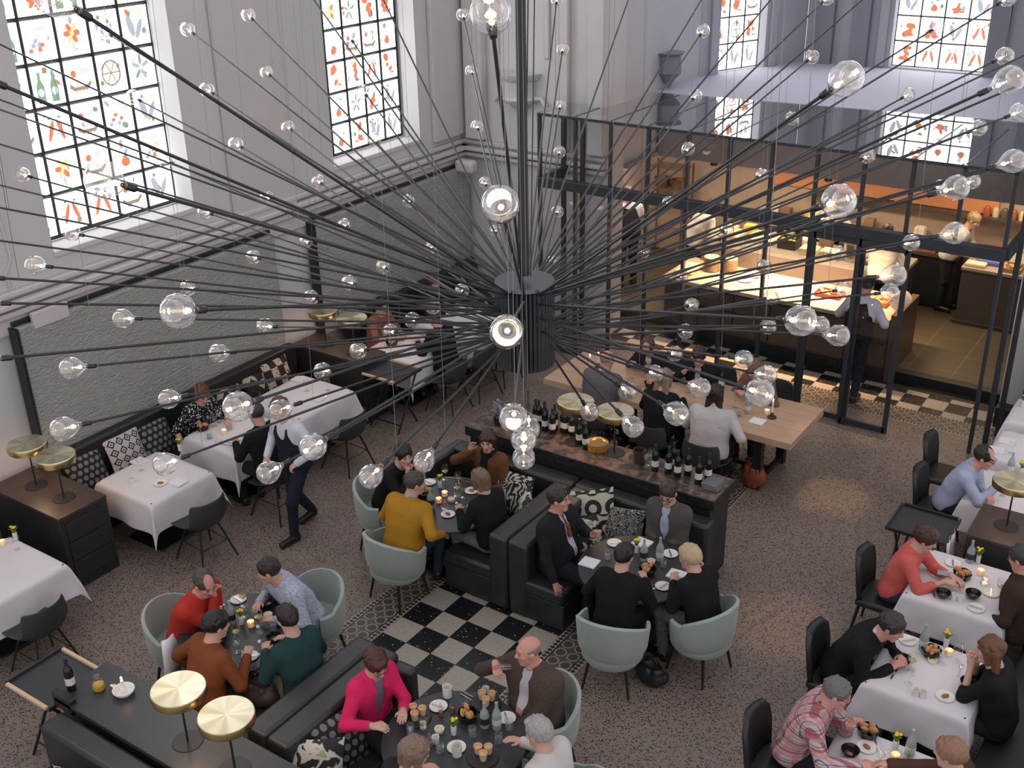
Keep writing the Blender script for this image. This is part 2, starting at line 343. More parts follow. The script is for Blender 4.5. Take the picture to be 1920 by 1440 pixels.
# ---------------------------------------------------------------- stained glass windows
G_w = emis('daylit_white_glass', (.97, .98, 1.), 4.)
gl = [emis('glass_vermilion', (1., .30, .16), .95, False), emis('glass_leaf_green', (.36, .56, .36), .9, False), emis('glass_slate', (.55, .60, .68), 1., False),
      emis('glass_amber', (1., .82, .45), 1.1, False), emis('glass_brown', (.55, .38, .27), .9, False), emis('glass_pale_lilac', (.80, .80, .90), 1.15, False)]
def disc(cx, cy, rx, ry=None, n=12, a=0.):
    ry = ry or rx; return [(cx+rx*cos(t)*cos(a)-ry*sin(t)*sin(a), cy+rx*cos(t)*sin(a)+ry*sin(t)*cos(a)) for t in [2*pi*k/n for k in range(n)]]
def motif(kind, rnd):
    o = []
    if kind == 0: o += [(0, disc(.5, .3, .17, .14)), (1, disc(.5, .45, .10, .04)), (1, disc(.5, .48, .02, .07))]
    elif kind == 1:
        for cx in (.27, .73): o += [(1, [(cx-.13, .05), (cx+.13, .05), (cx+.13, .5), (cx+.05, .65), (cx+.05, .85), (cx-.05, .85), (cx-.05, .65), (cx-.13, .5)]), (5, disc(cx, .33, .1, .11))]
        o += [(4, [(.42, .8), (.58, .8), (.58, .95), (.42, .95)])]
    elif kind == 2:
        for a in range(5): o.append((1 if a % 2 else 2, disc(.5+.2*cos(a*1.2+.4), .5+.22*sin(a*1.2+.4), .16, .06, 10, a*1.2+.4)))
        o.append((4, disc(.5, .3, .015, .28)))
    elif kind == 3:
        for cx, a in ((.35, 1.2), (.68, 1.9)): o += [(0, disc(cx, .45, .3, .07, 12, a)), (1, disc(cx, .78, .05, .04))]
    elif kind == 4:
        for a in range(16):
            t = a*pi/8; t2 = t+pi/8; o.append((4, [(.5+.3*cos(t), .5+.3*sin(t)), (.5+.3*cos(t2), .5+.3*sin(t2)), (.5+.36*cos(t2), .5+.36*sin(t2)), (.5+.36*cos(t), .5+.36*sin(t))]))
        for a in range(6): t = a*pi/3; o.append((4, [(.5+.02*sin(t), .5-.02*cos(t)), (.5+.3*cos(t)+.02*sin(t), .5+.3*sin(t)-.02*cos(t)), (.5+.3*cos(t)-.02*sin(t), .5+.3*sin(t)+.02*cos(t)), (.5-.02*sin(t), .5+.02*cos(t))]))
    elif kind == 5:
        for a in range(6): o.append((0 if rnd.random() < .5 else 3, disc(.5+.17*cos(a*pi/3), .55+.17*sin(a*pi/3), .12, .08, 10, a*pi/3)))
        o += [(3, disc(.5, .55, .08)), (1, disc(.5, .2, .02, .2))]
    elif kind == 6:
        o += [(4, [(.1, .3), (.25, .2), (.75, .2), (.9, .35), (.85, .42), (.7, .3), (.3, .3), (.15, .4)])]
        o += [(4, [(.3+.12*k, .2), (.35+.12*k, .2), (.33+.12*k, .1)]) for k in range(4)]; o += [(0, disc(.3, .65, .1)), (5, disc(.65, .7, .14, .1))]
    elif kind == 7:
        for k in range(5): o.append((rnd.choice([0, 0, 4, 2]), [(a_+.1*k, b_) for a_, b_ in ((.15, .2+.12*(k % 3)), (.28, .22+.12*(k % 3)), (.26, .32+.12*(k % 3)), (.13, .3+.12*(k % 3)))]))
        o += [(5, disc(.6, .78, .2, .07))]
    elif kind == 8: o += [(2, disc(.35, .5, .12, .3, 12, .3)), (2, disc(.65, .4, .09, .3, 12, -.5)), (4, disc(.35, .84, .06)), (3, disc(.75, .8, .1, .04, 8, .5))]
    elif kind == 9: o += [(0, disc(.3+.4*rnd.random(), .2+.6*rnd.random(), .10+.12*rnd.random(), .07+.08*rnd.random(), 9, rnd.uniform(0, 3))) for _ in range(5)]+[(4, disc(.7, .2, .14, .04)), (3, disc(.45, .85, .08))]
    return o
def window(name, P, tv, nv, w, z0, rows, ph, ncol, seed, barw=.04, kinds=None):
    """P: lower left corner of the glass on the floor plan, tv: direction along, nv: towards the room"""
    rnd = random.Random(seed); P = np.array(P); tv = np.array(tv); nv = np.array(nv); pw = w/ncol
    def p3(s_, z, d): q = P+tv*s_+nv*d; return (q[0], q[1], z)
    g = MB(); g.add([p3(0, z0, 0), p3(w, z0, 0), p3(w, z0+rows*ph, 0), p3(0, z0+rows*ph, 0)], [(0, 1, 2, 3)])
    go = struct(name, g, G_w, smooth=0)
    mt = MB()
    for c in range(ncol):
        for r in range(rows):
            k = rnd.choice(kinds or range(10))
            for ci, poly in motif(k, rnd):
                mt.add([p3((c+.06+.88*u)*pw, z0+(r+.06+.88*v)*ph, .004+.0008*len(mt.f) % .003) for u, v in poly], [tuple(range(len(poly)))], ci)
            for _ in range(rnd.choice([2, 3, 4])):
                u0, v0 = rnd.uniform(.02, .68), rnd.uniform(.02, .68); dd = disc(u0+.15, v0+.15, rnd.uniform(.05, .13), rnd.uniform(.03, .09), rnd.choice([4, 6, 10]), rnd.uniform(0, 3)); mt.add([p3((c+u)*pw, z0+(r+v)*ph, .0012) for u, v in dd], [tuple(range(len(dd)))], rnd.choice([5, 5, 5, 3, 2, 0, 4, 1]))
    obj('glass_motifs', mt, gl, go, smooth=0)
    fb = MB()
    for c in range(ncol+1): fb.tube([p3(c*pw, z0, .02), p3(c*pw, z0+rows*ph, .02)], barw*.55, 4)
    for r in range(rows+1): fb.tube([p3(0, z0+r*ph, .02), p3(w, z0+r*ph, .02)], barw*.55, 4)
    obj('window_frame', fb, M_black, go)
W1P = (-11.1, 6.70)
window('window_1', (-11.1, 6.70), (0, 1), (1, 0), 2.08, 3.16, 10, .465, 5, 11)
window('window_2', (-11.1, 11.24), (0, 1), (1, 0), 1.90, 3.10, 11, .425, 5, 5, kinds=[9, 9, 5, 3, 0, 2, 8, 6, 9])
window('window_3', (-11.1, 2.4), (0, 1), (1, 0), 1.90, 3.10, 12, .40, 5, 6)
q = p1+d1*.42+n1*.2; window('window_4', q, d1, -n1, 1.0, 3.6, 10, .42, 3, 8, .025, [0, 4, 6, 8, 9])
q = p2+d2*1.45+n2*.2; window('window_5', q, d2, -n2, 1.5, 3.62, 10, .40, 4, 3, .025, [0, 9, 3, 8])
# window sills
mb = MB(); mb.box(-11.1, WX+.02, 6.79, 8.77, 3.06, 3.125); mb.box(-11.1, WX+.02, 11.26, 13.17, 3.0, 3.065); struct('trim_6', mb, M_white, bevel=.01)
# grey wall panels
def mat_panel():
    t = NT('grey_padded_wall_panel'); v = t.co(); b = t.noise(9, 4, t.comb(t.math('MULTIPLY', t.sep(v)[1], 1.2), t.math('MULTIPLY', t.sep(v)[2], 3.5), 0.), 1.2)
    return t.bsdf(t.mix(t.noise(1.5, 3), (.31, .31, .285), (.39, .385, .36)), .42, spec=.45, bump=b, bs=.9, bd=.03)
Mp = mat_panel()
for a, b, nm, zt in ((6.09, 9.85, 'grey padded wall panel behind the nearer bench with two cushioned ends', 2.5), (10.6, 14.15, 'grey padded wall panel above the farthest bench by the corner', 2.47)):
    t = thing('wall_panel', nm, 'wall panel', (WX+.1, (a+b)/2, .8))
    mb = MB(); mb.box(-.03, .07, a-(a+b)/2, (b-a)/2, .0, zt-.8); obj('padding', mb, Mp, t, bevel=.02)
    mb = MB(); mb.box(-.05, .09, a-.04-(a+b)/2, a-(a+b)/2-.005, .0, zt-.8); mb.box(-.05, .0, a-(a+b)/2, (b-a)/2, zt-.79, zt-.75); obj('edge_rail', mb, M_black, t)
t = tag(obj('wall_speaker', MB().box(-.17, .17, -.1, .1, -.1, .1), M_trimw, bevel=.05, loc=(-10.45, 13.9, 2.52)), 'white rounded box mounted in the wall corner above the far grey panel', 'speaker')
tag(obj('wall_conduit', MB().tube([(-10.74, 6.25, 3.7), (-10.74, 6.28, 3.2), (-10.74, 6.18, 3.05), (-10.74, 6.2, 2.9)], .015), M_trimw), 'thin white conduit running down the wall left of the big stained window', 'conduit')
tag(obj('emergency_light', MB().box(0, .06, -.22, .22, -.09, .09), M_trimw, bevel=.01, loc=(WX+.12, 6.5, 2.52)), 'white box fixed at the top left corner of the near grey wall panel', 'wall light')
# ---------------------------------------------------------------- glass kitchen
KY = 13.45; KZ = 3.6
M_beige = solid('beige_kitchen_wall', (.42, .33, .25), .7, var=.05); M_soff = solid('grey_brown_soffit', (.26, .24, .23), .75)
mb = MB(); mb.box(-9.7, -9.6, 14.75, 18.4, 0, 2.6); struct('wall_kitchen_left', mb, solid('pale_pink_wall', (.56, .45, .40), .7))
mb = MB(); mb.box(-9.6, -1.95, 18.3, 18.4, .0, 2.6); struct('wall_kitchen_back', mb, M_beige)
mb = MB(); mb.box(-8.04, -1.9, 15.7, 19.1, 2.6, 3.585, 0); mb.box(-9.65, -8.04, 14.75, 18.4, 2.6, 2.66, 0); mb.add([(-8.06, 15.5, 3.6), (-1.9, 16.05, 3.6), (-1.9, 19.2, 3.6), (-7.1, 19.2, 3.6), (-8.06, 17.0, 3.6)], [(0, 1, 2, 3, 4)], 1)
struct('ceiling_kitchen', mb, [M_soff, M_lilac], smooth=0)
mb = MB(); mb.box(-9.6, -1.95, 15.25, 18.3, 0.001, .13); struct('floor_kitchen', mb, [mat_ktiles()])
mb = MB(); mb.box(-3.85, -1.95, 15.1, 15.26, 0.001, .131); struct('trim_7', mb, M_black)
k = thing('kitchen_enclosure', 'tall dark steel and glass enclosure around the open kitchen', 'glass partition', (-5.5, KY, 0))
ox, oy = -5.5, KY
def kp(name, mb, m, bevel=0): return obj(name, mb, m, k, bevel=bevel, loc=(-ox, -oy, 0))
PX = [-8.78, -8.18, -7.61, -7.03, -6.44, -5.85, -5.27, -4.68, -4.09, -3.51, -2.93, -2.37]
for i, x in enumerate(PX):
    z0 = 0 if x < -4.5 or x > -2.5 else 2.55
    kp('post', MB().box(x-.021, x+.021, KY-.03, KY+.03, z0, KZ-.02), M_frame)
for x, y in ((-8.78, 14.1), (-2.25, 13.75), (-2.18, 14.1), (-8.45, 14.1)): kp('post', MB().box(x-.03, x+.03, y-.03, y+.03, 0, KZ-.02), M_frame)
kp('front_beam', MB().box(-8.8, -2.34, KY-.07, KY+.05, 2.55, 2.69), M_frame, .005)
kp('side_beam', MB().box(-8.8, -8.74, KY, 14.2, 2.55, 2.69), M_frame); kp('side_beam', MB().box(-2.37, -2.3, KY, 14.4, 2.55, 2.69), M_frame)
kp('top_rail', MB().box(-8.8, -2.34, KY-.03, KY+.02, KZ-.03, KZ+.01), M_frame); kp('top_rail', MB().box(-8.8, -8.76, KY, 14.2, KZ-.03, KZ+.01), M_frame)
kp('floor_rail', MB().box(-8.8, -4.6, KY-.04, KY+.04, 0, .05), M_frame)
for a, b in zip(PX[:-1], PX[1:]):
    kp('glass_pane', MB().box(a+.03, b-.03, KY-.006, KY+.006, 2.7, KZ-.03), M_pane)
    if b < -4.6: kp('glass_pane', MB().box(a+.03, b-.03, KY-.006, KY+.006, .05, 2.55), M_pane)
kp('glass_roof', MB().add([(-8.8, KY-.04, KZ+.012), (-2.3, KY-.04, KZ+.012), (-1.95, 16.1, KZ+.012), (-8.04, 15.52, KZ+.012), (-8.1, 14.3, KZ+.012), (-8.8, 14.2, KZ+.012)], [(0, 1, 2, 3, 4, 5)]), M_roofg)
for x in PX[1:-1]: kp('roof_joint', MB().box(x-.008, x+.008, KY, 15.5, KZ+.013, KZ+.018), M_frame)
for nm, x0, x1, y, lb in (('sliding_door', -4.62, -3.98, 13.42, 'left leaf of the glass sliding kitchen doors beside the oak table'), ('sliding_door', -4.02, -3.42, 13.37, 'right leaf of the glass sliding kitchen doors at the open doorway')):
    t = thing(nm, lb, 'sliding door', ((x0+x1)/2, y, 0)); w = (x1-x0)/2
    for sx in (-1, 1): obj('stile', MB().box(sx*w-.03, sx*w+.03, -.02, .02, .02, 2.55), M_frame, t)
    obj('rail', MB().box(-w, w, -.02, .02, .02, .10), M_frame, t); obj('rail', MB().box(-w, w, -.02, .02, 2.47, 2.55), M_frame, t)
    obj('door_glass', MB().box(-w+.03, w-.03, -.004, .004, .1, 2.47), M_pane, t)
# pass counter
M_cfr = solid('bronze_counter_front', (.060, .052, .043), .4, var=.15, vs=3); M_ctop = solid('steel_counter_top', (.50, .42, .34), .3, metal=.3, var=.08, vs=6)
t = thing('pass_counter', 'long lit kitchen pass counter with a bronze panelled front', 'counter', (-5.7, 15.5, 0))
obj('body', MB().box(-1.75, 1.75, -.55, .45, .2, .88), M_cfr, t); obj('plinth', MB().box(-1.75, 1.75, -.5, .45, 0, .2), M_black, t)
obj('worktop', MB().box(-1.8, 1.75, -.6, .5, .88, .94), M_ctop, t, bevel=.004)
for i in range(6): obj('front_panel', MB().box(-1.73+i*.58, -1.73+i*.58+.56, -.575, -.55, .24, .56), M_cfr, t, bevel=.004); obj('front_panel', MB().box(-1.73+i*.58, -1.73+i*.58+.56, -.575, -.55, .585, .85), M_cfr, t, bevel=.004)
obj('end_panel', MB().box(1.76, 1.86, -.55, .45, 0, 1.02), solid('walnut_end', (.075, .05, .033), .35), t, bevel=.005)
obj('raised_shelf', MB().box(-1.6, 1.0, .42, .66, .94, 1.22), solid('grey_steel_shelf', (.16, .15, .145), .45, metal=.5), t)
t = thing('work_counter', 'pale topped kitchen counter in the middle of the kitchen behind the pass', 'counter', (-6.0, 17.0, .13))
obj('body', MB().box(-1.6, 1.65, -.35, .45, 0, .84), solid('dark_steel_body', (.04, .038, .035), .4, metal=.3), t); obj('worktop', MB().box(-1.65, 1.68, -.4, .5, .84, .90), solid('pale_steel_top', (.40, .38, .34), .35, metal=.4), t, bevel=.004)
obj('drawer_line', MB().box(-1.6, 1.65, -.36, -.35, .55, .57), M_black, t)
t = thing('island_counter', 'brown kitchen island at the right with trays on top', 'counter', (-3.25, 17.9, .13))
obj('body', MB().box(-.36, .62, -.5, .35, 0.04, .88), solid('brown_island', (.075, .062, .052), .5), t, bevel=.005); obj('worktop', MB().box(-.38, .64, -.52, .37, .88, .93), M_ctop, t, bevel=.004); obj('foot_rail', MB().box(-.4, .62, -.54, -.5, 0, .06), M_cfr, t)
t = thing('back_counter', 'dark counter with cluttered shelf along the kitchen back wall', 'counter', (-5.2, 18.05, .13))
obj('body', MB().box(-1.2, 1.4, -.2, .22, 0, .85), M_black, t); obj('worktop', MB().box(-1.2, 1.4, -.22, .22, .85, .9), M_cfr, t); obj('wall_shelf', MB().box(-1.2, 2.6, .0, .22, 1.5, 1.54), M_cfr, t)
obj('wall_shelf', MB().box(-2.6, 2.6, .05, .22, 1.95, 1.98), M_cfr, t)
obj('orange_lit_panel', MB().box(-1.9, 1.8, .2, .23, 1.55, 2.42), solid('painted_orange_light', (.62, .27, .13), .5), t)  # warm light on the back wall, put into the panel's orange colour
# pass lamps, ceiling lights
for i, x in enumerate((-7.1, -6.2, -5.3, -4.4)):
    o = tag(obj('ceiling_light', MB().lathe([(0, .05), (.05, .05), (.06, 0), (.045, -.01), (0, -.01)], 12, m=0, mfun=lambda j: 1 if j > 2 else 0), [M_black, emis('warm_spot', (1, .7, .4), 6)], loc=(x, 15.75+.15*(i % 2), 2.56)), 'small kitchen ceiling spot, %s of the row over the pass' % ['leftmost', 'second from left', 'third from left', 'rightmost'][i], 'ceiling light', 'kitchen ceiling spots')
# the pass is lit by a lamp bar under the soffit
# kitchen goods
def kbox(x, y, z, sx, sy, sz, col, nm, lb, cat, rz=0., h=0, grp=None):
    m = MB()
    if h:   # open container: walls + filling
        m.box(-sx/2, sx/2, -sy/2, sy/2, 0, .01); 
        for a in (-1, 1): m.box(a*sx/2-.006, a*sx/2+.006, -sy/2, sy/2, 0, sz); m.box(-sx/2, sx/2, a*sy/2-.006, a*sy/2+.006, 0, sz)
        for i in range(14): m.ell((random.uniform(-.4, .4)*sx, random.uniform(-.4, .4)*sy, sz*.8), (.035, .03, .025), 1, 8)
    else: m.box(-sx/2, sx/2, -sy/2, sy/2, 0, sz); m.box(-sx/2+.01, sx/2-.01, -sy/2+.01, sy/2-.01, sz, sz+.012, 1)
    c2 = {1: (.30, .36, .06), 2: (.65, .30, .10)}.get(h, tuple(min(1, c*1.25) for c in col))
    o = obj(nm, m, [solid('k%s' % (col,), col, .6), solid('kf%s' % (c2,), c2, .7)], loc=(x, y, z), rz=rz, bevel=.004); tag(o, lb, cat, grp)
wt = 1.032
kbox(-7.35, 17.1, wt, .5, .45, .05, (.62, .55, .36), 'tray', 'cream tray at the left end of the middle kitchen counter', 'tray')
kbox(-6.75, 17.15, wt, .5, .5, .06, (.66, .6, .4), 'tray', 'wide pale tray second from left on the middle kitchen counter', 'tray')
kbox(-6.25, 17.0, wt, .3, .3, .16, (.05, .04, .03), 'crate', 'black crate of green herbs on the middle kitchen counter', 'crate', h=1)
kbox(-5.85, 16.85, wt, .28, .24, .10, (.72, .66, .42), 'container', 'left one of the two cream boxes on the middle kitchen counter', 'container')
kbox(-5.52, 16.88, wt, .28, .24, .10, (.72, .66, .42), 'container', 'right one of the two cream boxes on the middle kitchen counter', 'container')
tag(obj('stock_pot', MB().lathe([(0, 0), (.14, 0), (.14, .28), (.15, .29), (.135, .29), (.135, .05), (0, .05)], 20), solid('brushed_steel_pot', (.55, .48, .40), .3, metal=.9), loc=(-5.18, 16.9, wt)), 'tall steel stock pot on the middle kitchen counter', 'pot')
kbox(-4.8, 17.2, wt, .3, .26, .12, (.35, .34, .16), 'crate', 'olive crate of vegetables right of the steel pot', 'crate', h=1)
kbox(-4.5, 16.8, wt, .22, .2, .05, (.70, .66, .25), 'container', 'yellow topped box at the right end of the middle counter', 'container')
kbox(-3.3, 17.75, 1.062, .36, .28, .05, (.08, .12, .34), 'tray', 'blue tray on the brown kitchen island', 'tray')
kbox(-3.45, 17.52, 1.062, .3, .2, .04, (.55, .45, .3), 'tray', 'beige tray in front of the blue tray on the island', 'tray')
kbox(-2.95, 17.6, 1.062, .3, .34, .07, (.30, .22, .12), 'tray', 'brown tray of bread at the right of the blue tray', 'tray', h=2)
kbox(-3.35, 18.1, 1.062, .3, .25, .14, (.40, .05, .04), 'crate', 'red crate of green salad at the back of the island', 'crate', h=1)
kbox(-2.9, 18.1, 1.062, .3, .3, .16, (.75, .70, .55), 'crate', 'white crate of vegetables at the back right of the island', 'crate', h=1)
for i, (x, c) in enumerate(((-6.2, (.6, .5, .2)), (-5.85, (.2, .16, .1)), (-5.5, (.6, .55, .4)), (-5.1, (.16, .22, .08)), (-4.7, (.65, .5, .1)), (-4.3, (.3, .1, .06)))):
    kbox(x, 18.0, 1.032, .28, .25, .10+.04*(i % 3), c, 'container', 'food box number %s from left on the dark back counter of the kitchen' % ['one', 'two', 'three', 'four', 'five', 'six'][i], 'container', h=i % 3)
for i in range(10): tag(obj('jar', MB().lathe([(0, 0), (.05, 0), (.05, .12), (.03, .15), (0, .15)], 12), solid('jar%d' % (i % 3), [(.35, .08, .05), (.5, .45, .3), (.1, .08, .05)][i % 3], .4), loc=(-3.55+.13*i if i < 5 else -7.0+.16*(i-5), 18.2, 1.67 if i < 5 else 2.11)), 'jar on the kitchen wall shelf, %s of its row of five on the %s' % (['first', 'second', 'third', 'fourth', 'fifth'][i % 5], 'right' if i < 5 else 'left'), 'jar', 'jars on the kitchen wall shelves')
rk = random.Random(5); names = [('steel pan', (.4, .38, .34)), ('cream tub', (.7, .62, .42)), ('brown box', (.22, .14, .08)), ('green crate', (.16, .22, .08)), ('yellow tub', (.62, .50, .10)), ('black pan', (.03, .03, .03)), ('white tub', (.68, .64, .56))]
for i in range(16):
    nm, c = names[i % 7]; x = -7.2+.21*i+rk.uniform(-.03, .03); hh = rk.uniform(.12, .34)
    kbox(x, 18.12, .995 if x < -6.45 else 1.032, .16, .16, hh, c, 'container', '%s in the clutter along the kitchen back wall, number %d from the left' % (nm, i+1) if False else '%s in the back wall clutter, %s' % (nm, ['at the far left end', 'near the far left', 'left of the wire rack', 'beside the wire rack', 'left of the middle', 'just left of the middle', 'behind the left cream box', 'in the middle', 'just right of the middle', 'behind the steel pot', 'right of the steel pot', 'under the orange lit wall', 'behind the second chef', 'right of the second chef', 'near the right end', 'at the right end'][i]), 'container', grp='kitchen back wall clutter')
for i in range(9):
    nm, c = names[(i*3+1) % 7]; kbox(-7.4+.33*i, 17.32, 1.032, .2, .16, rk.uniform(.05, .16), c, 'container', '%s on the rear edge of the middle counter, %s' % (nm, ['far left', 'second from left', 'third from left', 'fourth from left', 'centre', 'right of centre', 'third from right', 'second from right', 'far right'][i]), 'container', grp='middle counter containers')
# bread trolley at the left
t = thing('tray_rack', 'brown wire rack with baskets against the pale kitchen wall', 'rack', (-8.9, 17.9, .13))
Mk = solid('rack_brown', (.14, .08, .04), .5, metal=.4)
for sx in (-.35, .35):
    for sy in (-.2, .2): obj('upright', MB().box(sx-.012, sx+.012, sy-.012, sy+.012, 0, 1.75), Mk, t)
for z in (.5, .9, 1.3, 1.7): m = MB(); [m.tube([(-.35, -.2+.08*i, z), (.35, -.2+.08*i, z)], .006, 4) for i in range(6)]; obj('wire_shelf', m, Mk, t)
for sx in (-.15, .18): obj('basket', MB().lathe([(0, 1.31), (.12, 1.31), (.15, 1.48), (.14, 1.48), (.11, 1.33), (0, 1.33)], 14, (sx, 0, 0)), Mk, t)
# plates on the pass
ct = .945
mp = solid('terracotta_plate', (.52, .33, .20), .5)
def stack(x, y, n, lb): 
    for i in range(n): o = obj('plate', MB().lathe([(0, 0), (.08, 0), (.125, .012), (.122, .018), (.08, .008), (0, .008)], 20), mp, loc=(x, y, ct+i*.019)); tag(o, lb, 'plate', 'plates '+lb.split(' in ')[1])
stack(-6.95, 15.55, 12, 'brown plate in the tall left stack on the kitchen pass'); stack(-6.68, 15.62, 12, 'brown plate in the right stack on the kitchen pass')
Mlit = solid('white_plate', (.85, .80, .7), .3)
for x, y, lb in ((-6.3, 15.65, 'single white plate farther back on the lit kitchen pass'), (-6.32, 15.4, 'single white plate nearer the front of the lit kitchen pass')): tag(obj('plate', MB().lathe([(0, 0), (.08, 0), (.13, .012), (.127, .018), (.08, .008), (0, .008)], 24), Mlit, loc=(x, y, ct)), lb, 'plate')
kbox(-7.25, 15.4, ct, .3, .5, .03, (.7, .55, .3), 'tray', 'yellow and white tray at the left end of the lit pass', 'tray')
kbox(-5.0, 15.45, ct, .38, .26, .06, (.60, .10, .07), 'tray', 'red rimmed tray of food on the right half of the lit pass', 'tray', h=2)
kbox(-4.3, 15.5, ct, .3, .26, .07, (.85, .30, .10), 'tray', 'orange food tray at the right end of the lit pass', 'tray', h=2)
for i in range(5): tag(obj('plate', MB().lathe([(0, 0), (.08, 0), (.12, .012), (0, .012)], 18), Mlit, loc=(-3.97+.0*i, 15.35+.06*i, ct+.12), bevel=0), 'upright plate in the rack at the right end of the pass', 'plate', 'upright plates at the end of the pass')
for o in [x for x in COL.objects if x.get('group') == 'upright plates at the end of the pass']: o.rotation_euler[0] = pi/2
# ---------------------------------------------------------------- furniture
def square_table(label, cx, cy, wx, wy, clab, seed, drop=.36, z=.75):
    t = thing('dining_table', label, 'table', (cx, cy, 0))
    obj('tabletop', MB().box(-wx/2+.02, wx/2-.02, -wy/2+.02, wy/2-.02, z-.035, z-.005), M_dwood, t)
    obj('pedestal', MB().tube([(0, 0, .02), (0, 0, z-.04)], .035, 12), M_black, t); obj('foot', MB().box(-.28, .28, -.28, .28, 0, .02), M_black, t, bevel=.01)
    rnd = random.Random(seed); n = 40; ph = [rnd.uniform(0, 6.28) for _ in range(6)]
    L = np.linspace(-1, 1, n+1)
    def axis(w):
        a = w/2; e = np.concatenate([-a-np.linspace(drop, 0, 9)[:-1], np.linspace(-a, a, 9), a+np.linspace(0, drop, 9)[1:]]); return e
    X = axis(wx); Y = axis(wy); V = []
    for y in Y:
        for x in X:
            dx = max(abs(x)-wx/2, 0); dy = max(abs(y)-wy/2, 0); sx = np.sign(x); sy = np.sign(y)
            px = min(max(x, -wx/2), wx/2); py = min(max(y, -wy/2), wy/2); d = math.hypot(dx, dy); m_ = min(dx, dy)
            zz = z+.002-d*.97
            if d > 0:
                wv = (.016*sin(9*(x+y)+ph[0])+.012*sin(17*(x-y)+ph[1]))*(1-m_/drop)
                if dx > 0: px += sx*(.006*min(1, dx*30)+(.05+wv)*dx/drop+.16*m_)
                if dy > 0: py += sy*(.006*min(1, dy*30)+(.05+wv)*dy/drop+.16*m_)
            V.append((px, py, zz))
    nx = len(X); F = [(j*nx+i, j*nx+i+1, (j+1)*nx+i+1, (j+1)*nx+i) for j in range(len(Y)-1) for i in range(nx-1)]
    me = mesh_of('tablecloth', V, F, [M_cloth], smooth=180); o = obj('tablecloth', me, M_cloth, loc=(cx, cy, 0))
    sd = o.modifiers.new('s', 'SOLIDIFY'); sd.thickness = .003; sd.offset = 1
    s2 = o.modifiers.new('ss', 'SUBSURF'); s2.levels = s2.render_levels = 1
    return tag(o, clab, 'tablecloth', 'white linen tablecloths')
TB = {}
for key, cx, cy, wx, wy, a in (
    ('B', -9.35, 4.60, .95, .95, 'at the left edge beside the black drawer cabinet'), ('C', -9.52, 6.68, .92, .86, 'nearest the polka dot cushions, laid for nobody'),
    ('D', -9.56, 7.95, .86, .88, 'where the woman in sequins sits'), ('E', -9.58, 9.05, .92, 1.0, 'between the waiter and the patterned bench cushions'),
    ('G', -9.42, 10.98, .88, .92, 'beyond the far pair of brass lamps with a bread basket'), ('H', -9.38, 12.25, .95, 1.0, 'farthest away by the wall corner behind the hub'),
    ('T1', -1.50, 9.42, .86, .88, 'where the woman in coral sits'), ('T2', -1.42, 8.0, .84, .84, 'between the man in black and the long haired woman'),
    ('T3', -1.38, 6.62, .84, .86, 'where the man in the plaid shirt sits'), ('T0', -1.48, 11.35, .88, .80, 'where the man in the light blue shirt sits'),
    ('T9', -1.48, 12.42, .88, .78, 'empty and second from the right end wall'), ('T8', -1.52, 13.42, .88, .72, 'empty and nearest the right end wall')):
    TB[key] = (cx, cy); square_table('white clothed square table '+a, cx, cy, wx, wy, 'white tablecloth of the table '+a, hash(key) % 99 if False else len(TB)*7)
def round_table(label, cx, cy, r=.565, z=.75):
    t = thing('round_table', label, 'table', (cx, cy, 0), 0, 'round charcoal tables')
    obj('tabletop', MB().lathe([(0, z-.03), (r-.02, z-.03), (r, z-.022), (r, z-.006), (r-.006, z), (0, z)], 72), M_table, t)
    obj('pedestal', MB().lathe([(.0, 0), (.27, 0), (.27, .015), (.05, .03), (.045, z-.03), (0, z-.03)], 32), M_black, t); return t
RT = {'M': (-6.42, 7.98), 'R': (-4.17, 8.02), 'L': (-6.64, 5.27), 'B': (-4.25, 5.22)}
for k_, l_ in (('M', 'round charcoal table of the group with the mustard sweater'), ('R', 'round charcoal table where two men in jackets face two women in black'), ('L', 'round charcoal table of the group with the red sweater'), ('B', 'round charcoal table of the woman in the pink blazer')): round_table(l_, *RT[k_])
# oak table
def mat_oak():
    t = NT('light_oak_planks'); x, y, z = t.sep(); v = t.comb(t.math('MULTIPLY', x, .8), t.math('MULTIPLY', y, 9.), z); n = t.noise(5, 4, v, .6)
    pl = t.noise(1., 0, t.comb(0., t.math('MULTIPLY', t.math('FLOOR', t.math('MULTIPLY', y, 5.2)), 3.7), 0.))
    gap = t.step(t.math('ABSOLUTE', t.math('SUBTRACT', t.math('FRACT', t.math('MULTIPLY', y, 5.2)), .5)), .49)
    c = t.mix(n, (.40, .245, .155), (.55, .37, .255)); c = t.mix(t.math('MULTIPLY', pl, .4), c, (.60, .40, .27)); return t.bsdf(t.mix(gap, c, (.2, .11, .07)), .42, spec=.35)
M_oak = mat_oak()
t = thing('oak_table', 'long light oak communal table with thick top and black legs', 'table', (-5.52, 11.6, 0))
obj('tabletop', MB().box(-1.68, 1.68, -.53, .53, .70, .79), M_oak, t, bevel=.006)
for sx in (-1, 1):
    for sy in (-1, 1): obj('leg', MB().box(sx*1.25-.05, sx*1.25+.05, sy*.38-.05, sy*.38+.05, 0, .70), M_black, t)
    obj('cross_rail', MB().box(sx*1.25-.03, sx*1.25+.03, -.38, .38, .05, .10), M_black, t)
obj('stretcher', MB().box(-1.25, 1.25, -.03, .03, .05, .10), M_black, t)
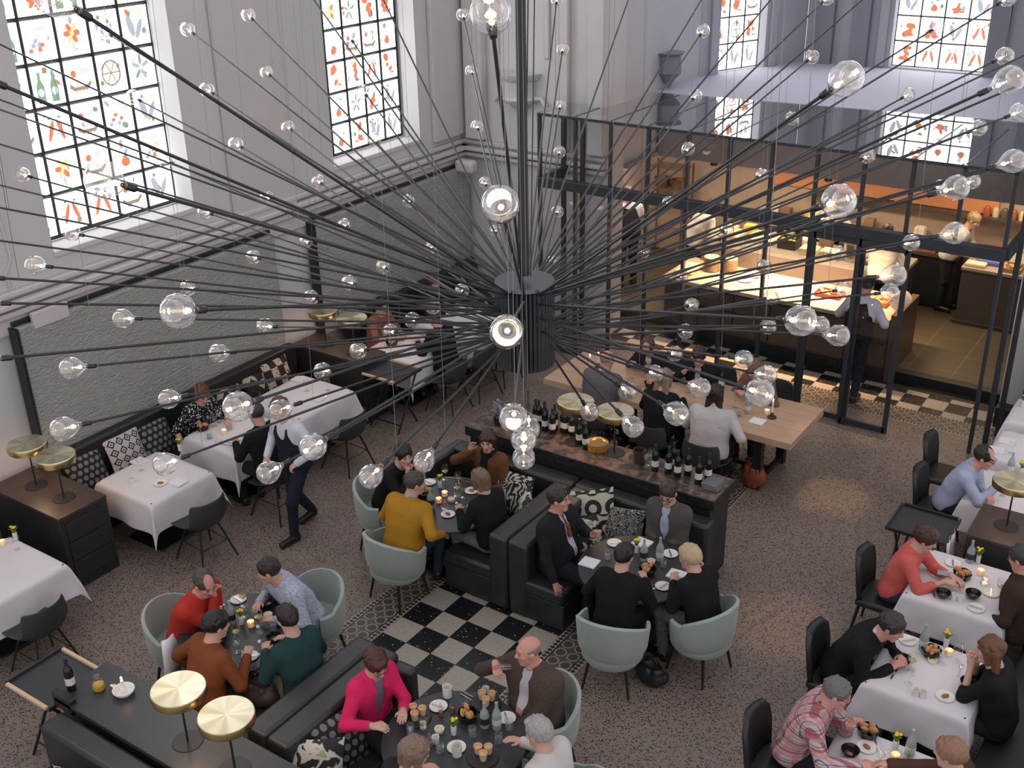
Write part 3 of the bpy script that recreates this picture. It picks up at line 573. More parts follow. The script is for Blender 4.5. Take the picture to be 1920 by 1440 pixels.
# tub chair
def mk_tub():
    t = thing('tub_chair', '', 'chair'); t['group'] = 'mint tub chairs'
    n = 28; th = np.linspace(R(-205), R(25), n)   # open towards +Y
    V = []; F = []
    prof = [(.10, .02), (.26, .30), (.29, .40), (.315, .52), (.325, 1.)]
    rows = []
    for a in th:
        e = (cos((a+pi/2)/2.0))                    # 1 at the back, falls to the arms
        top = .66+.17*max(0, cos(a+pi/2))**.8 if True else 0
        o_, i_ = [], []
        for q, zz in ((.60, .30), (.86, .36), (.97, .45), (1., .56), (1.03, top)): o_.append((.33*q*cos(a), .31*q*sin(a), zz))
        for q, zz in ((.93, top), (.88, .56), (.84, .45), (.80, .40)): i_.append((.33*q*cos(a), .31*q*sin(a), zz))
        rows.append(o_[:-1]+[(o_[-1][0], o_[-1][1], top-.012), (.33*.98*cos(a), .31*.98*sin(a), top)]+i_)
    m = len(rows[0]); V = [p for r_ in rows for p in r_]
    for i in range(n-1):
        for j in range(m-1): F.append((i*m+j, (i+1)*m+j, (i+1)*m+j+1, i*m+j+1))
    F += [tuple(range(m)), tuple((n-1)*m+j for j in range(m))[::-1]]
    mb = MB(); mb.add(V, F); obj('shell', mb, M_mint, t, smooth=50)
    obj('seat', MB().lathe([(0, .30), (.26, .30), (.285, .34), (.285, .42), (.26, .46), (0, .47)], 32), M_mint, t)
    for sx in (-1, 1):
        for sy in (-1, 1): obj('leg', MB().tube([(sx*.17, sy*.16, .31), (sx*.22, sy*.21, 0)], [.016, .011], 8), M_black, t)
    return t
TUB = Proto(mk_tub)
def face(px, py, tx, ty): return math.atan2(ty-py, tx-px)-pi/2
for k_, x, y, l_ in (('L', -7.30, 5.12, 'mint velvet tub chair of the man in the red sweater'), ('L', -6.54, 6.02, 'mint velvet tub chair of the man in the pale patterned shirt'),
    ('M', -6.50, 7.22, 'mint velvet tub chair of the man in the mustard sweater'), ('M', -7.22, 7.88, 'mint velvet tub chair of the man resting his head on his hands'),
    ('R', -4.0, 7.27, 'mint velvet tub chair of the dark haired woman in black'), ('R', -3.40, 7.86, 'mint velvet tub chair of the blond woman in black'),
    ('B', -3.95, 6.0, 'mint velvet tub chair of the man in the brown tweed jacket'), ('B', -3.28, 5.3, 'mint velvet tub chair of the grey haired man at the bottom edge')):
    TUB((x, y, 0), face(x, y, *RT[k_]), l_, 'mint tub chairs')
# shell chair with metal legs
def mk_shell():
    t = thing('shell_chair', '', 'chair'); t['group'] = 'dark shell chairs'
    n = 14; V = []
    prof = [(.24, .455), (.12, .435), (0, .43), (-.12, .44), (-.19, .47), (-.225, .56), (-.24, .68), (-.25, .80)]
    for (y, z) in prof:
        for i in range(n+1):
            u = i/n*2-1; k_ = abs(u)**2.6; w = .245 if z < .6 else .245-.03*(z-.6)/.2
            V.append((u*w, y+k_*(.0, .0, .0, .02, .05, .08, .10, .10)[len(V)//(n+1)], z+k_*(.01, .03, .06, .09, .10, .08, .04, .0)[len(V)//(n+1)]))
    F = [(j*(n+1)+i, (j+1)*(n+1)+i, (j+1)*(n+1)+i+1, j*(n+1)+i+1) for j in range(len(prof)-1) for i in range(n)]
    mb = MB(); mb.add(V, F); obj('seat_shell', mb, solid('charcoal_felt_shell', (.035, .037, .040), .6, bumps=200, bs=.2), t, smooth=180, solid_=.018).modifiers.new('ss', 'SUBSURF').render_levels = 2
    for sx in (-1, 1):
        for sy in (-1, 1): obj('leg', MB().tube([(sx*.12, sy*.12, .43), (sx*.23, sy*.24, 0)], [.012, .010], 8), M_black, t)
    obj('stretcher', MB().tube([(.16, .18, .22), (-.16, .18, .22), (-.16, -.18, .22), (.16, -.18, .22), (.16, .18, .22)], .006, 6), M_black, t)
    return t
SHELL = Proto(mk_shell)
for x, y, rz, l_ in ((-8.60, 4.5, 90, 'dark shell chair at the left edge table beside the black cabinet'), (-8.74, 6.62, 85, 'dark shell chair at the empty table beside the left brass lamps'),
    (-8.72, 7.72, 90, 'dark shell chair under the person in black at the table with the woman in sequins'), (-8.78, 8.98, 88, 'dark shell chair behind the waiter at the table by the patterned cushions'),
    (-8.68, 10.95, 90, 'dark shell chair under the person in black by the folding tray'), (-8.62, 12.1, 90, 'dark shell chair in the far left beyond the hub'), (-8.60, 11.55, 80, 'dark shell chair partly hidden behind the hub'),
    (-6.3, 10.85, 0, 'dark shell chair of the bald man in the grey suit at the oak table'), (-5.45, 10.80, 0, 'dark shell chair of the blonde woman at the oak table'), (-4.72, 10.72, 0, 'dark shell chair of the long haired woman in white at the oak table'),
    (-6.05, 12.45, 180, 'dark shell chair of the bald man facing us at the oak table'), (-5.40, 12.42, 180, 'dark shell chair of the dark haired man facing us at the oak table'), (-4.62, 12.40, 180, 'dark shell chair of the woman facing us at the oak table end')):
    SHELL((x, y, 0), R(rz), l_, 'dark shell chairs')
def mk_high():
    t = thing('leather_chair', '', 'chair'); t['group'] = 'black leather chairs'
    obj('seat', MB().box(-.22, .22, -.21, .24, .40, .48), M_leath2, t, bevel=.03)
    V = []; n = 10; F = []
    for z, y, w in ((.44, -.21, .20), (.55, -.225, .225), (.7, -.24, .235), (.84, -.265, .22), (.90, -.28, .16)):
        for i in range(n+1): u = i/n*2-1; V.append((u*w, y+.05*u*u, z))
    F = [(j*(n+1)+i, (j+1)*(n+1)+i, (j+1)*(n+1)+i+1, j*(n+1)+i+1) for j in range(4) for i in range(n)]
    mb = MB(); mb.add(V, F); obj('backrest', mb, M_leath2, t, smooth=180, solid_=.045)
    for sx in (-1, 1):
        for sy in (-1, 1): obj('leg', MB().tube([(sx*.17, sy*.17, .41), (sx*.21, sy*.23, 0)], [.018, .012], 8), M_black, t)
    return t
HIGH = Proto(mk_high)
for x, y, l_ in ((-2.30, 11.92, 'empty black leather chair beyond the man in light blue'), (-2.18, 11.12, 'black leather chair of the man in the light blue shirt'), (-2.16, 9.25, 'black leather chair of the woman in coral'),
    (-2.12, 7.88, 'black leather chair of the man in black leaning forward'), (-2.14, 6.62, 'black leather chair of the man in the plaid shirt')): HIGH((x, y, 0), R(-90), l_, 'black leather chairs')
# banquettes: local blocks
def block(x0, x1, y0, y1, z0, z1): return MB().box(x0, x1, y0, y1, z0, z1)
def sofa(label, segs, group=None):
    t = thing('banquette', label, 'sofa', (segs[0][1], segs[0][3], 0)); ox_, oy_ = segs[0][1], segs[0][3]
    for nm, x0, x1, y0, y1, z0, z1 in segs:
        obj(nm, MB().box(x0-ox_, x1-ox_, y0-oy_, y1-oy_, z0, z1), M_leather, t, bevel=.035 if nm != 'base' else .012)
    return t
ST = .45; BT = .86
sofa('charcoal leather corner banquette behind the mustard sweater group', [('base', -6.95, -5.62, 8.45, 8.9, 0, .30), ('base', -6.2, -5.6, 7.62, 8.45, 0, .30), ('seat_cushion', -6.95, -5.62, 8.42, 8.85, .30, ST), ('seat_cushion', -6.2, -5.6, 7.6, 8.42, .30, ST),
    ('backrest', -7.0, -5.42, 8.84, 9.06, .0, BT), ('backrest', -5.62, -5.40, 7.6, 8.84, 0, BT), ('armrest', -7.08, -6.95, 8.42, 9.06, 0, BT)])
sofa('charcoal leather corner banquette holding the two men in jackets', [('base', -5.2, -3.82, 8.5, 8.9, 0, .30), ('base', -5.2, -4.75, 7.62, 8.5, 0, .30), ('seat_cushion', -5.2, -3.84, 8.48, 8.9, .30, ST), ('seat_cushion', -5.2, -4.75, 7.6, 8.48, .30, ST),
    ('backrest', -5.40, -3.84, 8.86, 9.06, 0, BT), ('backrest', -5.39, -5.16, 7.6, 8.86, 0, BT)])
sofa('charcoal leather corner banquette where the teal and rust sweaters sit', [('base', -7.05, -5.62, 4.28, 4.72, 0, .30), ('base', -6.1, -5.62, 4.72, 5.62, 0, .30), ('seat_cushion', -7.05, -5.62, 4.3, 4.74, .30, ST), ('seat_cushion', -6.1, -5.6, 4.74, 5.64, .30, ST),
    ('backrest', -7.1, -5.42, 4.27, 4.36, 0, .62), ('backrest', -5.64, -5.42, 4.36, 5.70, 0, BT)])
sofa('charcoal leather corner banquette where the woman in pink sits', [('base', -5.2, -3.6, 4.26, 4.72, 0, .30), ('base', -5.2, -4.78, 4.72, 5.62, 0, .30), ('seat_cushion', -5.2, -3.6, 4.28, 4.74, .30, ST), ('seat_cushion', -5.2, -4.76, 4.74, 5.64, .30, ST),
    ('backrest', -5.41, -3.6, 4.26, 4.36, 0, .62), ('backrest', -5.41, -5.18, 4.36, 5.70, 0, BT), ('cushion_end', -5.2, -4.98, 5.58, 5.70, .3, .80)])
sofa('charcoal leather banquette at the bottom left facing away from the aisle', [('base', -7.0, -4.0, 2.9, 3.45, 0, .30), ('seat_cushion', -7.0, -4.0, 2.86, 3.5, .30, ST), ('backrest', -7.02, -4.0, 3.48, 3.70, 0, .84)])
# wall benches
for a, b, l_ in ((6.2, 9.88, 'long black leather wall bench below the near grey panel'), (10.95, 14.1, 'black leather wall bench below the far grey panel'), (2.6, 5.2, 'black leather wall bench beyond the cabinet at the left edge')):
    t = thing('long_bench', l_, 'bench', (WX+.1, (a+b)/2, 0)); h = (b-a)/2
    obj('base', MB().box(.08, .52, -h, h, 0, .30), M_leath2, t, bevel=.01); obj('seat_cushion', MB().box(.06, .58, -h, h, .30, .45), M_leath2, t, bevel=.03); obj('backrest', MB().box(.08, .22, -h, h, .45, .98), M_leath2, t, bevel=.03)
t = thing('long_bench', 'dark bench along the right side tables under the seated guests', 'bench', (-.62, 8.0, 0)); obj('base', MB().box(-.25, .3, -2.2, 2.0, 0, .3), M_leath2, t, bevel=.01); obj('seat_cushion', MB().box(-.27, .3, -2.2, 2.0, .3, .45), M_leath2, t, bevel=.03); obj('backrest', MB().box(.25, .42, -2.2, 2.0, 0, .95), M_leath2, t, bevel=.03)
# bar console
def mat_slab():
    t = NT('worn_brown_slab'); n = t.noise(6, 5, dist=1.5); return t.bsdf(t.mix(t.step(n, .42, .62), (.035, .028, .025), (.17, .115, .085)), .3, spec=.5, bump=n, bs=.2)
M_slab = mat_slab(); M_edge = solid('rough_dark_edge', (.018, .016, .015), .4, var=.5, vs=20, bumps=12, bs=.8, bd=.03)
t = thing('bar_console', 'long dark bar console with worn brown stone top behind the sofas', 'counter', (-5.42, 9.33, 0))
obj('body', MB().box(-1.5, 1.5, -.24, .22, 0, .98), M_dwood, t, bevel=.004)
obj('stone_top', MB().box(-1.54, 1.54, -.26, .26, .98, 1.04), M_slab, t, bevel=.006); obj('front_lip', MB().box(-1.55, 1.55, -.275, -.255, .93, 1.045), M_edge, t, bevel=.006); obj('side_lip', MB().box(1.535, 1.555, -.27, .26, .93, 1.045), M_edge, t, bevel=.006)
t = thing('service_console', 'long charcoal console with two brass lamps in the bottom left corner', 'counter', (-5.3, 3.98, 0))
obj('body', MB().box(-1.8, 1.9, -.23, .23, 0, .86), M_dwood, t, bevel=.004); obj('top', MB().box(-1.84, 1.9, -.26, .26, .86, .90), M_table, t, bevel=.004); obj('side_ledge', MB().box(-1.86, -1.62, -.26, -.2, .80, .94), M_black, t, bevel=.003)
# cabinets
def cabinet(label, x0, x1, y0, y1, h, ndoor=3):
    t = thing('cabinet', label, 'cabinet', ((x0+x1)/2, (y0+y1)/2, 0)); w = (x1-x0)/2; d = (y1-y0)/2
    obj('body', MB().box(-w, w, -d, d, .0, h-.03), M_dwood, t, bevel=.004); obj('top', MB().box(-w-.005, w+.005, -d-.005, d+.005, h-.03, h), solid('brown_black_top', (.05, .036, .03), .35, var=.3), t, bevel=.003)
    for i in range(ndoor): z0 = .12+i*(h-.2)/ndoor; obj('drawer', MB().box(w, w+.014, -d+.06, d-.06, z0, z0+(h-.2)/ndoor-.02), M_dwood, t, bevel=.003)
    return t
cabinet('black cabinet with three drawer fronts and two brass lamps at the left', -10.62, -9.42, 5.40, 5.98, .90)
cabinet('dark cabinet with a brown top and two brass lamps at the far left', -10.6, -9.34, 9.98, 10.45, .90)
cabinet('dark cabinet with a brass lamp between the right side tables', -1.66, -.5, 10.05, 10.72, .90, 1)
# brass lamps
def mk_lamp():
    t = thing('brass_lamp', '', 'lamp'); t['group'] = 'brass disc table lamps'
    obj('lamp_base', MB().lathe([(0, 0), (.115, 0), (.118, .004), (.115, .008), (0, .008)], 32), M_black, t)
    obj('stem', MB().tube([(0, 0, .008), (0, 0, .44)], .009, 8), M_black, t)
    s = obj('lamp_shade', MB().lathe([(.0, .44), (.198, .44), (.205, .445), (.207, .50), (.203, .512)], 64), M_brass, t)
    obj('shade_top', MB().lathe([(.203, .512), (.198, .516), (0, .516)], 64), M_disc, s)
    obj('light_disc', MB().lathe([(.0, .437), (.12, .437)], 24), emis('lamp_glow', (1, .62, .36), 9.), s)
    return t
LAMP = Proto(mk_lamp)
LP = [(-10.22, 5.70, .9, 'brass disc lamp at the back of the black cabinet on the far left'), (-9.74, 5.70, .9, 'brass disc lamp at the front of the black cabinet beside the polka dot cushions'),
 (-5.70, 9.40, 1.04, 'brass disc lamp on the bar console above the dark bottles'), (-5.22, 9.42, 1.04, 'brass disc lamp on the bar console right of the stacked gold trays'),
 (-5.83, 3.97, .9, 'large brass disc lamp in the bottom left, the one beside the candle holder'), (-5.32, 3.97, .9, 'large brass disc lamp in the bottom left, the one nearer the round table'),
 (-10.18, 10.20, .9, 'brass disc lamp on the far left cabinet closer to the wall'), (-9.66, 10.20, .9, 'brass disc lamp on the far left cabinet closer to the room'),
 (-1.37, 10.40, .9, 'brass disc lamp on the right cabinet beside the man in light blue')]
for x, y, z, l_ in LP: LAMP((x, y, z), 0, l_, 'brass disc table lamps')
# folding tray stands
def mk_fold(): 
    t = thing('tray_stand', '', 'tray stand')
    obj('tray', MB().box(-.27, .27, -.30, .30, .76, .775).box(-.27, .27, .285, .30, .775, .80).box(-.27, .27, -.30, -.285, .775, .80), solid('black_tray', (.03, .032, .036), .45), t)
    for s_ in (-1, 1): obj('handle', MB().box(s_*.27-.015 if s_ > 0 else -.285, s_*.27+.015 if s_ > 0 else -.255, -.27, .27, .775, .80), solid('oak_handle', (.62, .46, .28), .5), t)
    for s_ in (-1, 1): obj('leg', MB().tube([(-.22, s_*.24, 0), (.22, s_*.24, .75)], .014, 6), M_black, t); obj('leg', MB().tube([(.22, s_*.21, 0), (-.22, s_*.21, .75)], .014, 6), M_black, t)
    obj('brace', MB().tube([(-.16, -.24, .1), (-.16, .24, .1)], .010, 6), M_black, t)
    return t
FOLD = Proto(mk_fold)
FOLD((-7.46, 3.94, 0), R(90), 'folding black tray stand with pale wooden handles at the bottom left'); FOLD((-9.03, 10.2, .0), R(90), 'folding tray stand with a wooden handle at the end of the far left cabinet'); FOLD_LAST = FOLD((-2.10, 10.2, 0), R(90), 'folding grey tray stand behind the woman in coral')
for c in FOLD_LAST.children:
    if c.name.startswith('handle'): c.data = c.data.copy(); c.data.materials[0] = M_black
# cushions
def pil(name, mat, w=.46, d=.14):
    n = 16; V = []
    for s_ in (1, -1):
        for j in range(n+1):
            for i in range(n+1):
                u = i/n*2-1; v = j/n*2-1; k_ = (1-abs(u)**2.4)*(1-abs(v)**2.4); pin = 1-.10*(abs(u)**3*(1-abs(v)**2))-.0
                V.append((u*w/2*(1-.08*(1-v*v)*abs(u)), v*w/2*(1-.08*(1-u*u)*abs(v)), s_*(d/2*k_**.55)))
    N = (n+1)**2; F = [(j*(n+1)+i, j*(n+1)+i+1, (j+1)*(n+1)+i+1, (j+1)*(n+1)+i) for j in range(n) for i in range(n)]
    F += [tuple(a+N for a in f[::-1]) for f in F]
    mb = MB(); mb.add(V, F); return obj(name, mb, mat, smooth=180)
def pat(name, kind):
    t = NT(name); x, y, z = t.sep(); M_ = t.math
    def fr(a, n, o=.0): return M_('SUBTRACT', M_('FRACT', M_('ADD', M_('MULTIPLY', a, n), o)), .5)
    dk, lt = (.014, .014, .015), (.50, .46, .40)
    if kind == 'dots':
        row = M_('FLOOR', M_('MULTIPLY', y, 13.)); u = fr(M_('ADD', x, M_('MULTIPLY', row, .0385)), 13.); v = fr(y, 13., 0.)
        f = M_('LESS_THAN', M_('SQRT', M_('ADD', M_('MULTIPLY', u, u), M_('MULTIPLY', v, v))), .36); c = t.mix(f, dk, (.17, .18, .17))
    elif kind == 'diamond':
        u = M_('ABSOLUTE', fr(x, 9.)); v = M_('ABSOLUTE', fr(y, 9.)); d = M_('ADD', u, v); c = t.mix(M_('MULTIPLY', M_('GREATER_THAN', M_('ABSOLUTE', M_('SUBTRACT', d, .38)), .09), M_('GREATER_THAN', d, .12)), (.02, .02, .02), (.52, .48, .46))
    elif kind == 'rings':
        row = M_('FLOOR', M_('MULTIPLY', y, 4.6)); u = fr(M_('ADD', x, M_('MULTIPLY', row, .11)), 4.6, .3); v = fr(y, 4.6, .2); r = M_('SQRT', M_('ADD', M_('MULTIPLY', u, u), M_('MULTIPLY', v, v)))
        f = M_('ADD', M_('LESS_THAN', r, .2), M_('GREATER_THAN', r, .42)); c = t.mix(f, dk, (.50, .46, .36))
    elif kind == 'zebra':
        n = t.noise(4., 1, dist=2.2); s_ = M_('SINE', M_('ADD', M_('MULTIPLY', x, 70.), M_('MULTIPLY', n, 32.))); c = t.mix(t.step(s_, .1, .3), dk, (.50, .47, .42))
    elif kind == 'scroll':
        n = t.noise(9., 0, dist=2.5); s_ = M_('SINE', M_('MULTIPLY', n, 34.)); c = t.mix(t.step(s_, .2, .4), dk, (.30, .30, .27))
    elif kind == 'patch':
        par = M_('MODULO', M_('ADD', M_('FLOOR', M_('MULTIPLY', x, 9.)), M_('ADD', M_('FLOOR', M_('MULTIPLY', y, 7.)), 40.)), 2.); b = t.noise(30, 1)
        c = t.mix(par, dk, (.52, .40, .28)); c = t.mix(t.step(b, .62), c, dk)
    elif kind == 'floral':
        n = t.vor(9., out='Color'); sc_ = t.n('ShaderNodeSeparateColor'); t.put(sc_.inputs[0], n); c = t.mix(t.step(sc_.outputs[0], .5), dk, (.42, .36, .28)); c = t.mix(t.step(sc_.outputs[1], .8), c, (.30, .05, .03))
    elif kind == 'camo':
        n = t.noise(8., 2, dist=.8); c = t.mix(t.step(n, .48, .5), (.02, .02, .02), (.55, .52, .47)); c = t.mix(t.step(n, .62, .64), c, (.33, .36, .20))
    return t.bsdf(c, .85)
PT = {k_: pat('cushion_'+k_, k_) for k_ in ('dots', 'diamond', 'rings', 'zebra', 'scroll', 'patch', 'floral', 'camo')}
def cushion(x, y, z, yaw, tilt, kind, label, w=.46, roll=0.):
    o = pil('cushion', PT[kind], w); o.rotation_mode = 'XYZ'
    m = Matrix.Rotation(R(yaw), 4, 'Z') @ Matrix.Rotation(R(90-tilt), 4, 'X') @ Matrix.Rotation(R(roll), 4, 'Z'); o.matrix_world = Matrix.Translation((x, y, z)) @ m
    return tag(o, label, 'cushion')
# yaw 0: front faces -Y ; yaw 90: front faces +X
cushion(-10.38, 6.42, .66, 90, 22, 'dots', 'black cushion with grey dots nearest the brass lamps on the wall bench', .5)
cushion(-10.36, 6.95, .68, 90, 20, 'diamond', 'cushion with a black and white diamond pattern on the wall bench', .5)
cushion(-10.38, 7.40, .66, 90, 22, 'dots', 'black cushion with grey dots beside the woman in sequins', .48)
cushion(-10.4, 8.62, .66, 90, 20, 'floral', 'dark floral cushion on the bench behind the waiter', .42)
cushion(-10.36, 9.42, .68, 90, 18, 'patch', 'cream and black patchwork cushion at the far end of the near bench', .5)
cushion(-10.38, 9.06, .66, 90, 20, 'floral', 'floral cushion with cream flowers next to the patchwork cushion', .40)
cushion(-6.02, 8.62, .67, 0, 20, 'zebra', 'zebra striped cushion beside the woman in the brown jacket', .5)
cushion(-5.73, 8.40, .66, -60, 18, 'camo', 'cream, black and olive cushion propped on the back between the banquettes', .46)
cushion(-5.06, 8.68, .70, 12, 22, 'rings', 'cushion with large cream and black rings behind the suited man', .54, 15)
cushion(-4.68, 8.68, .65, 0, 28, 'scroll', 'black cushion with grey scrollwork beside the man in the grey blazer', .46, 8)
cushion(-5.0, 7.95+.5, .58, 60, 30, 'camo', 'crumpled cream and olive cushion under the suited man elbow', .40)
cushion(-5.07, 4.82, .62, 80, 25, 'dots', 'black cushion with big grey dots behind the woman in pink', .48)
cushion(-5.05, 4.50, .62, 35, 30, 'camo', 'swirled black and cream cushion at the bottom in the sofa corner', .46)
cushion(-6.35, 3.33, .66, 180, 16, 'zebra', 'patterned cushion just peeking up at the bottom edge beside the console', .40)
# ---------------------------------------------------------------- chandelier
HUB = Vector((-4.05, 6.0, 4.03)); BD = .15
BR = "105 -8 80;352 55 28;465 28 27;499 135 26;197 60 27;388 168 28;250 182 28;539 238 26;442 270 28;596 340 26;310 300 28;195 337 72;41 327 29;500 370 26;385 397 28;135 437 31;573 453 26;475 482 28;645 422 26;656 70 26;682 172 26;702 262 26;766 377 25;808 464 25;868 28 25;884 133 24;895 237 25;910 343 25;929 433 25;920 25 80;938 383 74;1044 -1 24;1055 92 24;1050 198 24;1049 285 24;1045 397 25;1036 490 25;1253 380 25;1207 472 25;1318 58 26;1304 180 25;1522 107 27;1586 148 67;1757 50 28;1702 178 27;1884 105 33;1893 150 54;1485 222 26;1835 240 31;1911 210 34;1900 302 45;1627 293 28;1290 279 26;1427 328 25;1572 377 65;1545 408 27;1793 352 48;1823 340 30;1762 350 26;1363 430 27;1790 437 42;1708 455 32;1570 475 30;1550 -4 28;1890 -4 32;65 497 36;353 540 30;335 583 67;230 597 37;497 612 33;583 558 30;133 690 42;410 662 36;118 804 47;316 748 38;447 762 58;309 870 44;525 768 40;605 696 34;587 837 52;503 886 44;655 530 30;718 500 28;672 657 33;695 893 46;795 865 41;963 783 57;982 823 50;992 803 42;982 858 44;950 622 67;866 545 28;812 575 30;773 600 31;732 622 31;1105 772 36;1187 800 41;1176 733 36;1227 700 34;1268 775 47;1265 663 31;1433 500 28;1445 558 29;1440 612 31;1297 572 28;1285 621 30;1278 517 26;1580 543 30;1677 516 44;1668 548 34;1501 601 60;1537 610 36;1572 629 42;1394 673 35;1437 703 38;1424 736 55;1313 727 39"
EXTRA = "-70 50 30;-60 133 70;-45 170 32;-55 186 33;-42 258 34;-40 338 33;-40 382 38;-55 444 38;-42 519 44;-34 568 46;-40 676 54;1190 -34 25;1338 -38 26;1470 -30 26;1655 -34 28;560 -40 27;700 -40 27;1962 84 33;1985 128 42;1975 285 40"
ch = thing('chandelier', 'huge black starburst chandelier of long rods tipped with clear glass globes', 'chandelier', HUB)
HR = .19
hb = MB(); hb.lathe([(0, -.31), (HR-.02, -.31), (HR-.02, .27), (0, .27)], 40)
for k_ in range(40): a = 2*pi*k_/40; hb.tube([(HR*cos(a), HR*sin(a), -.32), (HR*cos(a), HR*sin(a), .26)], .0155, 6)
obj('hub', hb, M_black, ch); obj('hub_top', MB().lathe([(0, .295), (HR+.012, .295), (HR+.015, .29), (HR+.015, .265), (0, .265)], 48), M_hub, ch)
obj('pole', MB().tube([(0, 0, .33), (0, 0, 7)], .034, 16), M_rod, ch)
hc = MB()
for k_ in range(3): hc.tube([(.05*cos(k_*2.1), .05*sin(k_*2.1), .33), (.05*cos(k_*2.1)+.2, .05*sin(k_*2.1), 7)], .004, 5)
obj('hanging_cable', hc, M_rod, ch)
def bulb_meshes():
    r = BD/2
    out = [(.014, -.120), (.0145, -.108), (.018, -.095), (.029, -.081), (.046, -.064), (.060, -.046), (.069, -.028), (.0735, -.010), (.0715, .0), (.0735, .012), (.069, .034), (.058, .052), (.040, .066), (.020, .074), (0, .076)]
    g = MB().lathe(out, 32); inn = MB().lathe([(.045, .062), (.048, .045), (.047, .022), (.040, .002), (.026, -.012), (.010, -.018), (0, -.019)], 28)
    so = MB().lathe([(0, -.165), (.014, -.165), (.016, -.160), (.016, -.112), (.013, -.108), (.009, -.09), (0, -.09)], 14)
    fi = MB().lathe([(0, -.074), (.0085, -.068), (.0115, -.058), (.0085, -.048), (0, -.042)], 12)
    fi2 = MB().ell((0, 0, -.032), (.004, .006, .010), 0, 8)
    return g, inn, so, fi, fi2
bg, bi, bs_, bf, bf2 = bulb_meshes()
me = lambda n, mb, m: mesh_of(n, np.vstack(mb.v), mb.f, [m], mb.mi, 180)
mg, mi_, ms, mf, mf2 = me('glass_bulb', bg, M_bulb), me('inner_glass', bi, M_bulbin), me('socket', bs_, M_socket), me('filament', bf, M_fil), me('filament_tip', bf2, M_filhead)
def kid(name, mesh, par, M4):
    o = bpy.data.objects.new(name, mesh); COL.objects.link(o); o.parent = par; o.matrix_local = M4; return o
allb = []
for n_, spec in ((0, BR), (1, EXTRA)):
    for b in spec.split(';'):
        px, py, s_ = map(float, b.split()); p = Vector(CAM+ray(px, py)*(CF*BD/s_)); allb.append((s_ if n_ == 0 else s_*(.5 if not (0 < px < 1920 and 0 < py < 1440) else .9), p))
allb.sort(key=lambda q: -q[0])
rest = MB(); rest_m = [M_rod, M_socket, M_bulb, M_bulbin, M_fil, M_filhead]
def place(mb, srcs, M4):
    for src, mi2 in srcs:
        V = np.vstack(src.v); V = V@np.array(M4.to_3x3()).T+np.array(M4.translation); mb.add(V, src.f, mi2)
for i, (s_, p) in enumerate(allb):
    d = p-HUB; az = math.atan2(d.y, d.x); rr = max(.16, min(1, math.hypot(d.x, d.y)/6))
    z0 = max(-.28, min(.23, .24*d.z/1.3+.0)); st_ = Vector((HR*.9*cos(az), HR*.9*sin(az), z0)); dv = (d-st_).normalized(); en = d-dv*.155
    q = dv.to_track_quat('Z', 'Y').to_matrix().to_4x4(); M4 = Matrix.Translation(d) @ q
    top = d-dv*.25
    if i < 100:
        rod = obj('arm', MB().tube([tuple(st_), tuple(en)], .0084, 8), M_rod, ch)
        for nm, ms_ in (('glass_bulb', mg), ('inner_glass', mi_), ('socket', ms), ('filament', mf), ('filament_tip', mf2)): kid(nm, ms_, rod, M4)
        if i % 2 == 0: obj('suspension_wire', MB().tube([tuple(top), (top.x*.93, top.y*.93, top.z+5.5)], .0017, 4), solid('thin_wire', (.22, .22, .24), .4), rod)
    else:
        rest.tube([tuple(st_), tuple(en)], .0084, 8, 0); place(rest, ((bg, 2), (bi, 3), (bs_, 1), (bf, 4), (bf2, 5)), M4)
        if i % 3 == 0: rest.tube([tuple(top), (top.x*.93, top.y*.93, top.z+5.5)], .0017, 4, 0)
o = obj('smaller_arms', rest, rest_m, ch, smooth=60); o['kind'] = 'stuff'
